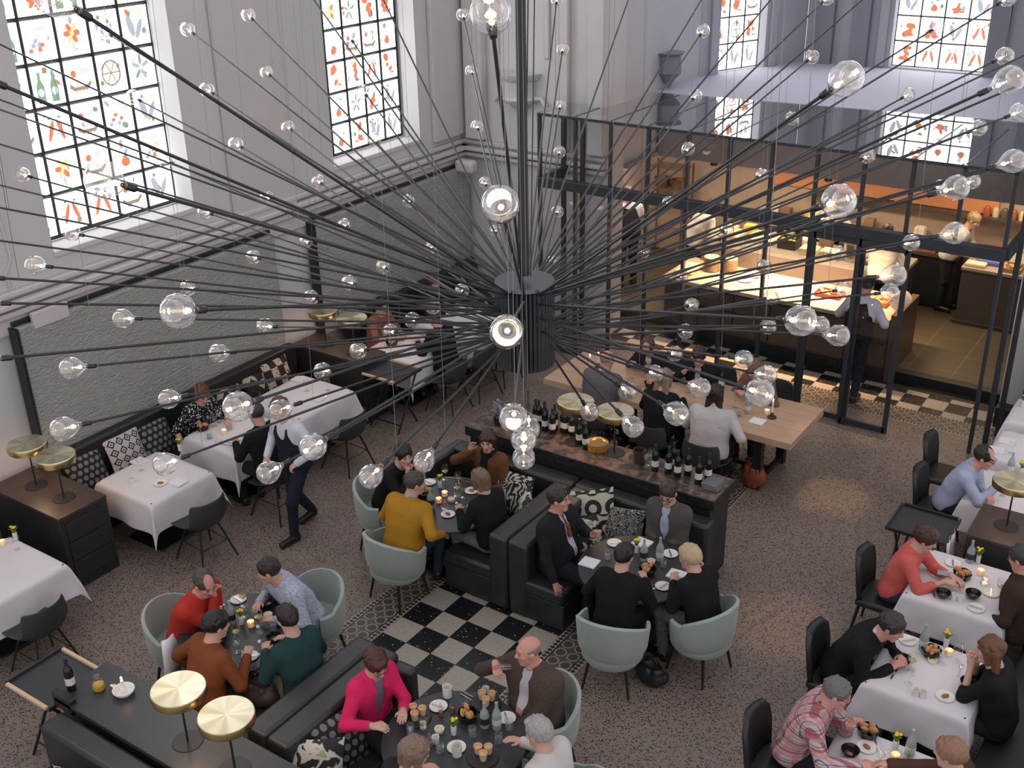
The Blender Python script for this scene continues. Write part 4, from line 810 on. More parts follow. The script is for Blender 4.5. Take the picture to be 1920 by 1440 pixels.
# ---------------------------------------------------------------- smooth-union surfaces
def surf(prims, h):
    """prims: ('c',a,b,ra,rb,k) capsule | ('e',c,Rm,r,k) ellipsoid | ('xc',...)/('xe',...) carved away | ('xp',point,normal) cut"""
    lo = np.full(3, 1e9); hi = -lo
    for p in prims:
        if p[0] == 'c': r = max(p[3], p[4]); lo = np.minimum(lo, np.minimum(p[1], p[2])-r); hi = np.maximum(hi, np.maximum(p[1], p[2])+r)
        elif p[0] == 'e': r = max(p[3]); lo = np.minimum(lo, p[1]-r); hi = np.maximum(hi, p[1]+r)
    lo = lo-3*h; hi = hi+3*h; n = np.ceil((hi-lo)/h).astype(int)+1
    F = np.full(n, 1., np.float32); ax = [lo[i]+h*np.arange(n[i]) for i in range(3)]
    for p in prims:
        t = p[0]; k = p[5] if t[-1] == 'c' else (p[4] if t[-1] == 'e' else .0)
        if t == 'xp':
            d = sum((ax[i]-p[1][i]).reshape([-1 if j == i else 1 for j in range(3)])*p[2][i] for i in range(3)); F = np.maximum(F, d.astype(np.float32)); continue
        if t[-1] == 'c': a, b = np.asarray(p[1], float), np.asarray(p[2], float); m = max(p[3], p[4])+k+2*h; l_ = np.minimum(a, b)-m; u_ = np.maximum(a, b)+m
        else: a = np.asarray(p[1], float); m = max(p[3])+k+2*h; l_, u_ = a-m, a+m
        i0 = np.clip(((l_-lo)/h).astype(int), 0, n-1); i1 = np.clip(((u_-lo)/h).astype(int)+2, 1, n); sl = tuple(slice(i0[i], i1[i]) for i in range(3))
        if any(i1 <= i0): continue
        X, Y, Z = ax[0][sl[0]][:, None, None], ax[1][sl[1]][None, :, None], ax[2][sl[2]][None, None, :]
        if t[-1] == 'c':
            d_ = b-a; L2 = d_@d_+1e-12; x, y, z = X-a[0], Y-a[1], Z-a[2]; tt = np.clip((x*d_[0]+y*d_[1]+z*d_[2])/L2, 0, 1)
            d = np.sqrt((x-tt*d_[0])**2+(y-tt*d_[1])**2+(z-tt*d_[2])**2)-(p[3]+(p[4]-p[3])*tt)
        else:
            Rm = p[2]; x, y, z = X-a[0], Y-a[1], Z-a[2]; q = [x*Rm[0][i]+y*Rm[1][i]+z*Rm[2][i] for i in range(3)] if Rm is not None else [x, y, z]
            k0 = np.sqrt(sum((q[i]/p[3][i])**2 for i in range(3))); k1 = np.sqrt(sum((q[i]/p[3][i]**2)**2 for i in range(3)))+1e-9; d = k0*(k0-1)/k1
        S = F[sl]
        if t[0] == 'x': d = -d; k = max(k, 1e-4); hh = np.maximum(k-np.abs(S-d), 0)/k; F[sl] = np.maximum(S, d)+hh*hh*k*.25
        else: k = max(k, 1e-4); hh = np.maximum(k-np.abs(S-d), 0)/k; F[sl] = np.minimum(S, d)-hh*hh*k*.25
    ins = F < 0
    cn = np.zeros(tuple(n-1), np.int8)
    for a in (0, 1):
        for b in (0, 1):
            for c in (0, 1): cn += ins[a:n[0]-1+a, b:n[1]-1+b, c:n[2]-1+c]
    act = np.argwhere((cn > 0) & (cn < 8)); idx = np.full(tuple(n-1), -1, np.int32); idx[tuple(act.T)] = np.arange(len(act))
    acc = np.zeros((len(act), 3)); cnt = np.zeros(len(act))
    cr = [(a, b, c) for a in (0, 1) for b in (0, 1) for c in (0, 1)]
    vals = {c: F[tuple((act+c).T)] for c in cr}
    for c in cr:
        for x_ in range(3):
            if c[x_] == 0:
                e = list(c); e[x_] = 1; e = tuple(e); f0, f1 = vals[c], vals[e]; m = (f0 < 0) != (f1 < 0)
                tt = np.where(m, f0/(f0-f1+1e-12*(f0 == f1)), 0); P = np.array([c]*len(act), float); P[:, x_] += tt; acc += P*m[:, None]; cnt += m
    V = lo+h*(act+acc/np.maximum(cnt, 1)[:, None]); Fs = []
    for x_ in range(3):
        o1, o2 = [i for i in range(3) if i != x_]
        s0 = [slice(None)]*3; s1 = [slice(None)]*3; s0[x_] = slice(0, -1); s1[x_] = slice(1, None)
        A, B = ins[tuple(s0)], ins[tuple(s1)]; E = np.argwhere(A != B)
        E = E[(E[:, o1] > 0) & (E[:, o2] > 0) & (E[:, o1] < n[o1]-1) & (E[:, o2] < n[o2]-1)]
        sgn = A[tuple(E.T)]
        def g(d1, d2): q = E.copy(); q[:, o1] -= d1; q[:, o2] -= d2; return idx[tuple(q.T)]
        Q = np.stack([g(1, 1), g(0, 1), g(0, 0), g(1, 0)], 1)
        flip = ~sgn if x_ != 1 else sgn
        Q[flip] = Q[flip][:, ::-1]; Fs.append(Q)
    Fa = np.vstack(Fs); Fa = Fa[(Fa >= 0).all(1)]
    return V, Fa
def nrm(v): v = np.asarray(v, float); return v/(np.linalg.norm(v)+1e-9)
def sobj(name, prims, h, mats, parent, mfun=None, M4=None):
    V, Fa = surf(prims, h); mi = mfun(V[Fa].mean(1)) if mfun else None
    me_ = mesh_of(name, V, Fa, mats, mi, 180); o = bpy.data.objects.new(name, me_); COL.objects.link(o); o.parent = parent; return o
HAIRM = {}
def hairmat(c):
    if c not in HAIRM:
        t = NT('hair_%d' % len(HAIRM)); x, y, z = t.sep(); v = t.comb(t.math('MULTIPLY', x, 60.), t.math('MULTIPLY', y, 60.), t.math('MULTIPLY', z, 9.)); n = t.noise(1.6, 3, v)
        HAIRM[c] = t.bsdf(t.mix(n, tuple(a*.55 for a in c), tuple(min(1, a*1.5) for a in c)), .45, bump=n, bs=.6, bd=.01)
    return HAIRM[c]
def cl(name, col, rough=.85, kind=None):
    if name in MAT: return MAT[name]
    t = NT(name); v = t.co(); x, y, z = t.sep(); c = t.mix(t.noise(7, 3), tuple(a*.85 for a in col), tuple(min(1, a*1.12) for a in col))
    fold = t.noise(6., 3, dist=.6)
    if kind == 'knit': fold = t.math('ADD', fold, t.math('MULTIPLY', t.noise(160., 1), .25))
    if kind == 'tweed': c = t.mix(t.noise(120, 2), tuple(a*.45 for a in col), tuple(a*1.5 for a in col))
    if kind == 'dots': c = t.mix(t.math('LESS_THAN', t.vor(55.), .32), col, (.18, .20, .30))
    if kind == 'sequin':
        cv = t.n('ShaderNodeSeparateColor'); t.put(cv.inputs[0], t.vor(75., out='Color')); c = t.mix(t.step(cv.outputs[0], .86), (.012, .012, .014), (.75, .75, .78)); rough = .25
    if kind == 'plaid':
        c = (.46, .43, .43)
        for ax_, per, off, wd, cc in ((0, 9., 0., .13, (.30, .03, .05)), (0, 9., .35, .03, (.03, .03, .05)), (0, 9., .6, .10, (.55, .22, .22)), (2, 10., .1, .10, (.55, .22, .22)), (2, 10., .5, .03, (.04, .04, .06)), (2, 10., .75, .08, (.30, .05, .06))):
            s_ = (x, y, z)[ax_]; f = t.math('MULTIPLY', t.math('LESS_THAN', t.math('ABSOLUTE', t.math('SUBTRACT', t.math('FRACT', t.math('ADD', t.math('MULTIPLY', s_, per), off)), .5)), wd), .75); c = t.mix(f, c, cc)
    if kind == 'check': c = t.mix(t.step(t.noise(90, 2), .5), tuple(a*.7 for a in col), tuple(a*1.25 for a in col))
    MAT[name] = t.bsdf(c, rough, spec=.22, bump=fold, bs=.6, bd=.035); return MAT[name]
T_dark = cl('dark_trousers', (.018, .018, .024)); T_jean = cl('blue_jeans', (.035, .05, .085)); M_shoe = solid('black_shoe', (.012, .012, .012), .4)
def person(label, pos, face_, top, hair, seat=.47, lean=12, side=0, twist=0, head=(0, 10, 0), L=None, RH=None, legs='sit', s=1., h=.008, skin=None, sleeve=1., trousers=None,
           jacket=None, shirtm=None, tie=None, glasses=False, scarf=None, turtle=False, collar=None, width=1., fist=.5, cat='person', hipz=None, feet=None, shoe=None, Lh=None, Rh=None, watch=None, belly=0., hoodcol=None, neckdeep=.02):
    """local frame: +Y is the direction faced, origin on the floor below the hips"""
    skin = skin or M_skin; trousers = trousers or T_dark; s = s*1.03; HS = 1.015*(s/1.03)**.5
    hz = (seat+.105) if legs == 'sit' else (hipz or .93*s); H = np.array([0, 0, hz]); up = np.array([0, 0, 1.])
    def dirn(a, b): a, b = R(a), R(b); return nrm(np.array([sin(b), sin(a)*cos(b), cos(a)*cos(b)]))
    d1, d2 = dirn(lean*.8, side*.8), dirn(lean*1.25, side*1.2)
    mid = H+d1*.24*s; N = mid+d2*.24*s
    tw = R(twist); rx = np.array([cos(tw), sin(tw), 0]); rx = nrm(rx-d2*(rx@d2)); fw = np.cross(d2, rx)   # chest frame: right, forward
    W = width*s; SL, SR = N-d2*.045*s-rx*.165*W, N-d2*.045*s+rx*.165*W
    hy, hp, hr = [R(a) for a in head]; Hm = np.array((Matrix.Rotation(tw+hy, 3, 'Z') @ Matrix.Rotation(-hp, 3, 'X') @ Matrix.Rotation(hr, 3, 'Y')))
    nk = nrm(d2*.7+up*.5+Hm[:, 1]*.18); hc = N+nk*.178*s+Hm[:, 1]*.015; Hm = Hm*1.
    def Hp(x, y, z): return hc+Hm@np.array([x, y, z])*HS
    def ik(S, T, l1, l2, hint):
        T = np.array(T, float); d = T-S; D = np.linalg.norm(d); 
        if D > (l1+l2)*.985: T = S+d/D*(l1+l2)*.985; d = T-S; D = np.linalg.norm(d)
        a = (l1*l1-l2*l2+D*D)/(2*D); hh = math.sqrt(max(l1*l1-a*a, 1e-6)); e = d/D; hn = np.array(hint, float); hn = nrm(hn-e*(hn@e)); return S+e*a+hn*hh, T
    ua, fa = .28*s, .25*s
    L = (-.20, .30, hz+.20) if L is None else L; RH = (.20, .30, hz+.20) if RH is None else RH
    EL, WL = ik(SL, L, ua, fa, (-.7, -.35, -.8)); ER, WR = ik(SR, RH, ua, fa, (.7, -.35, -.8))
    if legs == 'sit':
        kn = [np.array([sx*.13, .42*s, seat+.06]) for sx in (-1, 1)]; an = [np.array([sx*.12, .38*s, .08]) for sx in (-1, 1)]
    else: kn = [np.array(q) for q in legs[0]]; an = [np.array(q) for q in legs[1]]
    hips = [H+np.array([sx*.09, 0, -.02]) for sx in (-1, 1)]
    toes = feet or [a+np.array([0, .15, -.05]) for a in an]
    # body -----------------------------------------------------------------
    o = 0.
    def torso(o_, k=.06):
        P = [('c', H-rx*.07*W, H+rx*.07*W, .115*W+o_, .115*W+o_, .01), ('c', H+d1*.11-rx*.06*W, H+d1*.11+rx*.06*W, .105*W+o_, .105*W+o_, k), ('c', mid-rx*.075*W, mid+rx*.075*W, .105*W+o_, .105*W+o_, k),
             ('c', mid+d2*.12*s-rx*.10*W, mid+d2*.12*s+rx*.10*W, .095*W+o_, .095*W+o_, k), ('c', SL+rx*.02, SR-rx*.02, .058*s+o_, .058*s+o_, .06), ('c', N-d2*.03, N+nk*.03, .062+o_*.6, .055+o_*.4, .05)]
        if belly: P.append(('e', H+d1*.13+np.cross(d1, rx)*.06, None, (.13+belly, .12+belly, .14), .06))
        return P
    def arms(o_, f=1., k=.035):
        P = []
        for S, E, Wr in ((SL, EL, WL), (SR, ER, WR)):
            P.append(('c', S, E, .052*W+o_, .041*s+o_, k))
            if f > .5: P.append(('c', E, E+(Wr-E)*min(1, (f-.5)*2), .041*s+o_, (.041-.013*(f-.5)*2)*s+o_, .02))
        return P
    def hand(Wr, E, sx, hd=None):
        hd = nrm(Wr-E) if hd is None else nrm(hd); pn = nrm(-up+hd*(hd@up)-np.array([sx*.25, 0, 0])) if abs(hd@up) < .9 else nrm(np.array([-sx*.8, .5, 0])); sd = nrm(np.cross(hd, pn))*(1)
        P = [('c', Wr, Wr+hd*.045, .026*s, .022*s, .02), ('c', Wr+hd*.035-sd*.022, Wr+hd*.078-sd*.024, .014, .012, .014), ('c', Wr+hd*.035+sd*.022, Wr+hd*.078+sd*.024, .014, .012, .014), ('c', Wr+hd*.03, Wr+hd*.082, .016, .013, .014)]
        for i, (off, ln) in enumerate(((-.030, .036), (-.0105, .044), (.0105, .041), (.030, .032))):
            b = Wr+hd*.082+sd*off; c1 = .6*fist+.15; j = b+ (hd*cos(c1)+pn*sin(c1))*ln; c2 = c1+.9*fist+.15; e = j+(hd*cos(c2)+pn*sin(c2))*ln*.85
            P += [('c', b, j, .0095, .0088, .004), ('c', j, e, .0088, .0075, .003)]
        tsd = sd if (np.cross(hd, sd)@up)*sx > 0 else -sd; tb = Wr+hd*.03+tsd*.022; tj = tb+nrm(hd*.7+tsd*.7+pn*.3)*.038; P += [('c', tb, tj, .012, .010, .008), ('c', tj, tj+nrm(hd*.9+tsd*.2+pn*.4)*.028, .010, .008, .003)]
        return P
    face3 = [('e', Hp(0, -.012, .03), Hm, (.074, .094, .086), .02), ('e', Hp(0, .028, -.035), Hm, (.056, .062, .078), .045), ('c', Hp(-.018, .062, -.098), Hp(.018, .062, -.098), .019, .019, .03),
             ('c', Hp(-.030, .076, .024), Hp(.030, .076, .024), .012, .012, .02), ('c', Hp(0, .086, .012), Hp(0, .104, -.024), .0085, .0135, .012), ('c', Hp(-.012, .094, -.028), Hp(.012, .094, -.028), .009, .009, .01),
             ('c', Hp(-.017, .083, -.057), Hp(.017, .083, -.057), .0085, .0085, .008), ('c', Hp(-.014, .080, -.070), Hp(.014, .080, -.070), .0085, .0085, .008), ('e', Hp(-.040, .060, -.02), Hm, (.022, .02, .02), .02), ('e', Hp(.040, .060, -.02), Hm, (.022, .02, .02), .02)]
    ears = [('e', Hp(sx*.077, -.004, -.006), Hm, (.010, .019, .030), .008) for sx in (-1, 1)]
    neck = [('c', N-d2*.02, Hp(0, -.022, -.05), .058, .054, .03), ('c', N+d2*.02, Hp(0, .01, -.06), .05, .048, .03)]
    carve = [('xe', Hp(sx*.031, .092, .008), Hm, (.014, .012, .009), .008) for sx in (-1, 1)]; eyes = [('e', Hp(sx*.031, .078, .007), Hm, (.012, .011, .010), .002) for sx in (-1, 1)]
    def hsc(P): return [(p[:3]+(tuple(r_*HS for r_ in p[3]),)+p[4:]) if p[0][-1] == 'e' else (p[:3]+(p[3]*HS, p[4]*HS)+p[5:]) for p in P]
    face3, ears, carve, eyes = hsc(face3), hsc(ears), hsc(carve), hsc(eyes)
    body = face3+ears+neck+carve+eyes+torso(-.02)+arms(-.004)+hand(WL, EL, -1, Lh)+hand(WR, ER, 1, Rh)
    for q in range(2): body += [('c', hips[q], kn[q], .075, .055, .04), ('c', kn[q], an[q], .052, .036, .02), ('c', an[q]-np.array([0, .03, .02]), toes[q], .034, .024, .02)]
    hcol = hair.get('c', (.03, .02, .015)); HM = hairmat(hcol)
    def bm(C):
        Q = (C-hc)@Hm/HS; m = np.zeros(len(C), int); ax_ = np.abs(Q[:, 0])
        m[(ax_ < .022) & (Q[:, 1] > .07) & (Q[:, 2] > -.076) & (Q[:, 2] < -.050)] = 1
        m[(np.abs(ax_-.031) < .011) & (Q[:, 1] > .078) & (np.abs(Q[:, 2]-.008) < .0055)] = 2
        if hair.get('k') != 'bald0': m[(ax_ > .014) & (ax_ < .047) & (Q[:, 1] > .06) & (np.abs(Q[:, 2]-.031) < .0048)] = 3
        return m
    V, Fa = surf(body, h*.85); me_ = mesh_of('person', V, Fa, [skin, M_lip, M_eye, HM], bm(V[Fa].mean(1)), 180)
    root = bpy.data.objects.new('person', me_); COL.objects.link(root); root.location = (pos[0], pos[1], hoodcol or 0); root.rotation_euler[2] = R(face_-90); tag(root, label, cat)
    # hair -----------------------------------------------------------------
    kd = hair.get('k', 'short'); th = hair.get('t', .013)
    hp_ = [('e', Hp(0, -.016, .034), Hm, (.074+th, .094+th, .086+th), .01)]; cut = [('xe', Hp(0, .105, -.05), Hm, (.070, .085, .098), .012), ('xe', Hp(0, .09, -.10), Hm, (.12, .10, .07), .01)]
    nb = Hp(0, -.02, -.12); down = -up
    if kd in ('short', 'balding', 'bald', 'fringe'):
        cut.append(('xe', nb, None, (.14, .14, .075), .02)); cut += [('xe', Hp(sx*.09, .0, -.02), Hm, (.03, .022, .04), .01) for sx in (-1, 1)]
        if kd == 'balding': cut.append(('xe', Hp(0, .085, .10), Hm, (.062, .10, .075), .012))
        if kd == 'bald': cut.append(('xe', Hp(0, .03, .13), Hm, (.10, .17, .115), .012))
        if kd == 'fringe': hp_.append(('c', Hp(-.04, .075, .062), Hp(.04, .078, .058), .022, .022, .02))
    elif kd == 'bob':
        for sx in (-1, 1): hp_ += [('c', Hp(sx*.068, .015, .03), Hp(sx*.072, .02, -.065), .026, .024, .03)]
        hp_ += [('c', Hp(0, -.075, .03), Hp(0, -.08, -.075), .045, .035, .04), ('c', Hp(-.05, -.05, 0), Hp(-.055, -.055, -.08), .03, .024, .03), ('c', Hp(.05, -.05, 0), Hp(.055, -.055, -.08), .03, .024, .03), ('c', Hp(-.035, .07, .075), Hp(.045, .072, .06), .018, .018, .02)]
    elif kd == 'crop':
        hp_ += [('c', Hp(0, -.06, .07), Hp(.0, -.085, -.0), .045, .04, .03), ('c', Hp(-.03, .06, .09), Hp(.04, .065, .075), .022, .022, .02)]; cut.append(('xe', nb, None, (.14, .12, .065), .02))
    elif kd in ('long', 'pony'):
        ln = hair.get('len', .22)
        if kd == 'long':
            for sx in (-1, -.4, .4, 1):
                a = Hp(sx*.06, -.05, .0); b = a+np.array([0, 0, -ln])-fw*(.05+lean*.001)+rx*sx*.03; hp_ += [('c', a, b, .035, .022, .03)]
            for sx in (-1, 1): hp_ += [('c', Hp(sx*.07, .02, .03), Hp(sx*.075, .01, -.08), .022, .022, .025)]
        else: hp_ += [('c', Hp(0, -.09, .03), Hp(0, -.12, -.02), .03, .026, .02), ('c', Hp(0, -.12, -.02), Hp(0, -.12, -.02)+down*ln*.7, .026, .012, .015)]; cut.append(('xe', nb, None, (.14, .12, .06), .02))
    rh = random.Random(label)
    if kd not in ('bald',):
        for i in range(26):
            a, b = rh.uniform(0, 6.28), rh.uniform(.1, 1.45); v_ = np.array([sin(b)*cos(a), sin(b)*sin(a), cos(b)]); q = np.array([0, -.016, .034])+v_*np.array([.074+th, .094+th, .086+th])*.97
            w_ = q+np.array([v_[1]*.02-v_[0]*.01, -.03*abs(v_[2]), -.025]); hp_.append(('c', Hp(*q), Hp(*w_), .013, .007, .008))
    sobj('hair', hsc(hp_)+hsc(cut), h*.8, [HM], root)
    # clothes --------------------------------------------------------------
    noff = .018; tops = torso(noff)+arms(noff-.004, sleeve)
    nl = ('xe', N+nk*.065+fw*.02, None, (.062, .066, .05+neckdeep), .01)
    if turtle: tops.append(('c', N+nk*.0, N+nk*.07+fw*.0, .068, .064, .02))
    base = shirtm or top
    if jacket is None:
        sobj('top_garment', tops+([] if turtle else [nl])+[('xp', H-d1*.06, -d1)], h, [top], root)
    else:
        sh = [q for q in torso(.010)]+[('c', N-nk*.01, N+nk*.055, .060, .056, .01), nl]
        sobj('shirt', sh, h, [shirtm], root)
        jk = torso(.030)+arms(.012, .94)
        wd = [('xe', N+fw*(.13)+d2*.03, None, (.060, .10, .10), .01), ('xe', mid+d2*.10+fw*.17, Hm*0+np.stack([rx, fw, d2], 1), (.060, .10, .17), .01), ('xe', mid+fw*.20-d1*.02, np.stack([rx, fw, d2], 1), (.026, .10, .14), .01), ('xe', N+nk*.075, None, (.068, .070, .055), .01)]
        sobj('jacket', jk+wd+[('xp', H-d1*.09, -d1)], h, [jacket], root)
        for sx, E, Wr in ((-1, EL, WL), (1, ER, WR)): e = nrm(Wr-E); sobj('shirt_cuff', [('c', Wr-e*.035, Wr-e*.012, .034, .034, .004)], h, [shirtm], root)
        if tie: a = N+fw*.075+nk*.012; b = mid+d2*.06+fw*.125*W; sobj('necktie', [('c', a, a-nk*.02+fw*.006, .016, .014, .004), ('c', a-nk*.02+fw*.006, (a+b)/2+fw*.018, .012, .018, .01), ('c', (a+b)/2+fw*.018, b, .018, .026, .01)], .006, [tie], root)
    if jacket is not None and not turtle and collar is None: collar = shirtm
    if collar: sobj('collar', [('c', N+nk*.035-rx*.03, N+nk*.045+fw*.055-rx*.012, .026, .018, .01), ('c', N+nk*.035+rx*.03, N+nk*.045+fw*.055+rx*.012, .026, .018, .01), ('c', N+nk*.05-fw*.035-rx*.03, N+nk*.05-fw*.035+rx*.03, .028, .028, .02), ('xe', N+nk*.085, None, (.054, .058, .06), .005)], .006, [collar], root)
    if scarf: sobj('scarf', [('c', N+nk*.02+fw*.05+rx*.04, N+nk*.03+fw*.06-rx*.04, .04, .04, .03), ('c', N+nk*.03-fw*.04+rx*.04, N+nk*.03-fw*.04-rx*.04, .035, .035, .03), ('c', N+fw*.07, mid+fw*.14+rx*.02, .045, .06, .03), ('c', N+nk*.03+rx*.06, N+nk*.03+rx*.05+fw*.03, .035, .035, .03), ('c', N+nk*.03-rx*.06, N+nk*.03-rx*.05+fw*.03, .035, .035, .03)], h, [scarf], root)
    tp = [('c', H-rx*.07*W, H+rx*.07*W, .122*W, .122*W, .02)]
    for q in range(2): tp += [('c', hips[q], kn[q], .095*W, .070, .05), ('c', kn[q], an[q]+np.array([0, 0, .02]), .066, .052, .03)]
    sobj('trousers', tp, h, [trousers], root)
    for q in range(2): dd = nrm(toes[q]-an[q]); sobj('shoe', [('c', an[q]-np.array([0, .02, .02]), an[q]-np.array([0, .03, .045]), .050, .044, .02), ('c', an[q]-np.array([0, .02, .042]), toes[q]+np.array([0, .02, .004]), .044, .038, .03)], h, [shoe or M_shoe], root)
    if glasses:
        m = MB()
        for sx in (-1, 1): m.tube([tuple(Hp(sx*.033+.021*cos(a), .104, .006+.015*sin(a))) for a in np.linspace(0, 2*pi, 13)], .0022, 5); m.tube([tuple(Hp(sx*.054, .103, .008)), tuple(Hp(sx*.082, .01, .010))], .002, 5)
        m.tube([tuple(Hp(-.012, .106, .008)), tuple(Hp(.012, .106, .008))], .002, 5); obj('eyeglasses', m, M_black, root)
    if watch: e = nrm(WR-ER); sobj('wrist_watch', [('c', WR-e*.045, WR-e*.030, .037, .037, .003)], .006, [watch], root)
    return root
blk = cl('black_wool', (.009, .009, .010), .8, 'knit'); wht = cl('white_shirt', (.62, .62, .66)); navy = cl('navy_vest', (.016, .018, .03))
BR_, DK, GR, GB, BL = (.045, .022, .012), (.014, .010, .009), (.10, .095, .09), (.20, .19, .18), (.34, .24, .15)
def hz(px, py, z): return at(px, py, z)[:2]
tz = .80
person('person in an orange rust sweater seen from behind at the bottom left round table', (-6.42, 4.62), 80, cl('rust_knit', (.21, .062, .02), .85, 'knit'), dict(c=DK, k='crop'), lean=14, head=(-12, 12, 0), L=(-.34, .12, .60), RH=(.12, .36, .84), h=.007)
person('person in a dark teal sweater seen from behind beside the brown handbag', (-5.78, 5.16), 172, cl('teal_knit', (.018, .052, .052), .85, 'knit'), dict(c=(.02, .010, .010), k='crop'), lean=10, head=(-5, 16, 0), L=(-.12, .36, .84), RH=(.14, .34, .84), h=.007, trousers=cl('stone_trousers', (.22, .18, .15)))
person('man in a red sweater leaning on his fist at a round table', (-7.22, 5.14), 12, cl('red_knit', (.45, .035, .022), .85, 'knit'), dict(c=(.06, .05, .045), k='balding'), lean=22, width=1.16, head=(-18, 22, 0), L=(.10, .40, .80), RH=(-.02, .33, 1.03), Rh=(-.25, -.05, 1), collar=cl('grey_collar', (.4, .38, .38)), fist=1.2, watch=M_gold, skin=M_skinr, h=.007, belly=.03)
person('man with dark hair in a pale blue patterned shirt in a mint chair', (-6.52, 5.92), 255, cl('pale_blue_print', (.42, .45, .54), .85, 'dots'), dict(c=(.025, .018, .014), k='short', t=.011), lean=24, width=1.14, head=(-38, 16, 0), L=(-.18, .38, .80), RH=(.16, .36, .80), collar=cl('pale_blue_print', (0, 0, 0)), h=.007, trousers=T_jean)
person('man in a mustard sweater seen from behind in a mint tub chair', (-6.46, 7.30), 92, cl('mustard_knit', (.42, .205, .018), .85, 'knit'), dict(c=(.055, .045, .038), k='short', t=.010), lean=16, width=1.14, head=(-38, 10, 0), L=(-.20, .34, .82), RH=(.34, .20, .72), collar=cl('check_collar', (.3, .3, .34), .8, 'check'), h=.007, trousers=T_jean)
person('man in black resting his face on both hands beside the mint chair', (-7.20, 7.92), 5, blk, dict(c=DK, k='short', t=.018), lean=22, head=(-28, 0, 0), L=(-.02, .30, .995), RH=(.09, .36, 1.01), Lh=(.1, .1, 1), Rh=(-.1, -.1, 1), fist=.9, h=.007)
person('woman in a brown jacket and black scarf holding her cheek on the banquette', (-6.36, 8.72), 268, cl('brown_suede', (.13, .055, .022), .7), dict(c=(.045, .014, .012), k='bob'), lean=3, s=.95, head=(20, 8, 0), L=(-.10, .25, .66), RH=(.16, .16, 1.07), Rh=(-.2, -.1, 1), scarf=blk, h=.007)
person('woman in black with short brown blond hair on the left banquette', (-5.78, 7.92), 172, blk, dict(c=(.16, .10, .06), k='bob', t=.016), lean=12, s=.95, head=(-8, 18, 0), L=(-.12, .36, .80), RH=(.14, .34, .76), trousers=cl('patterned_skirt', (.20, .18, .15), .8, 'dots'), h=.007)
ors = cl('patterned_tie', (.20, .07, .03), .6, 'check')
person('man in a black suit, pale shirt and orange patterned tie talking', (-5.02, 7.97), 2, blk, dict(c=(.03, .024, .02), k='short', t=.009), lean=-4, width=1.16, head=(12, -4, 0), L=(-.05, .36, .94), RH=(.36, .18, .50), Lh=(.2, .5, .9), fist=.6, jacket=cl('black_suit', (.014, .014, .017)), shirtm=cl('pale_blue_shirt', (.50, .53, .68)), tie=ors, belly=.03, h=.007, skin=M_skinr)
person('man in a grey brown blazer and glasses looking down on the right banquette', (-4.20, 8.76), 272, wht, dict(c=(.045, .026, .018), k='short', t=.009), lean=4, head=(5, 26, 0), L=(.02, .26, .66), RH=(-.02, .28, .64), jacket=cl('grey_blazer', (.085, .078, .070), .85, 'tweed'), shirtm=cl('pale_blue_shirt2', (.42, .47, .62)), glasses=True, h=.007)
person('woman with short dark hair in black seen from behind at the right round table', (-4.04, 7.36), 96, blk, dict(c=(.012, .008, .008), k='crop', t=.014), lean=14, s=.96, head=(-6, 14, 0), L=(-.18, .30, .84), RH=(.14, .38, .84), h=.007, neckdeep=.05)
person('blond woman in black with a chin on her hand at the right round table', (-3.36, 7.82), 165, blk, dict(c=(.50, .36, .22), k='crop', t=.018), lean=16, s=.94, head=(10, 12, 0), L=(-.05, .34, .84), RH=(.18, .20, .98), Rh=(-.3, .1, 1), h=.007, trousers=cl('striped_skirt', (.12, .12, .13), .8, 'check'))
person('woman in a bright pink blazer and grey turtleneck serving at the table', (-5.12, 5.20), -8, cl('grey_knit', (.16, .17, .19), .8, 'knit'), dict(c=(.065, .018, .012), k='crop', t=.018), lean=12, s=.97, head=(-12, 24, 0), L=(-.02, .42, .86), RH=(.26, .36, .86), jacket=cl('pink_blazer', (.66, .022, .115)), shirtm=cl('grey_knit', (0, 0, 0)), turtle=True, glasses=True, h=.007, skin=M_skin)
sp_ = person('bald man in a brown tweed jacket drinking from a glass', (-3.98, 5.98), 262, wht, dict(c=(.25, .18, .14), k='bald', t=.004), lean=3, width=1.18, head=(-28, 4, 0), L=(-.04, .36, .66), RH=(.20, .26, 1.14), Rh=(-.6, .5, .1), fist=.9, jacket=cl('brown_tweed', (.085, .060, .045), .9, 'tweed'), shirtm=cl('off_white_shirt', (.55, .50, .55)), belly=.04, skin=M_skinr, h=.007)
person('grey haired man at the bottom edge reaching to the table', (-3.30, 5.20), 178, cl('white_jumper', (.55, .52, .50)), dict(c=(.33, .31, .30), k='crop', t=.014), lean=10, head=(0, 12, 0), L=(-.22, .30, .80), RH=(.18, .42, .86), h=.007, fist=.4)
person('woman with streaked brown hair and glasses at the bottom edge seen from behind', (-4.16, 4.42), 78, cl('black_top', (.02, .02, .022)), dict(c=(.20, .13, .09), k='bob', t=.02), lean=14, s=.95, head=(-28, 16, 0), L=(-.16, .34, .80), RH=(.16, .36, .82), glasses=True, h=.007)
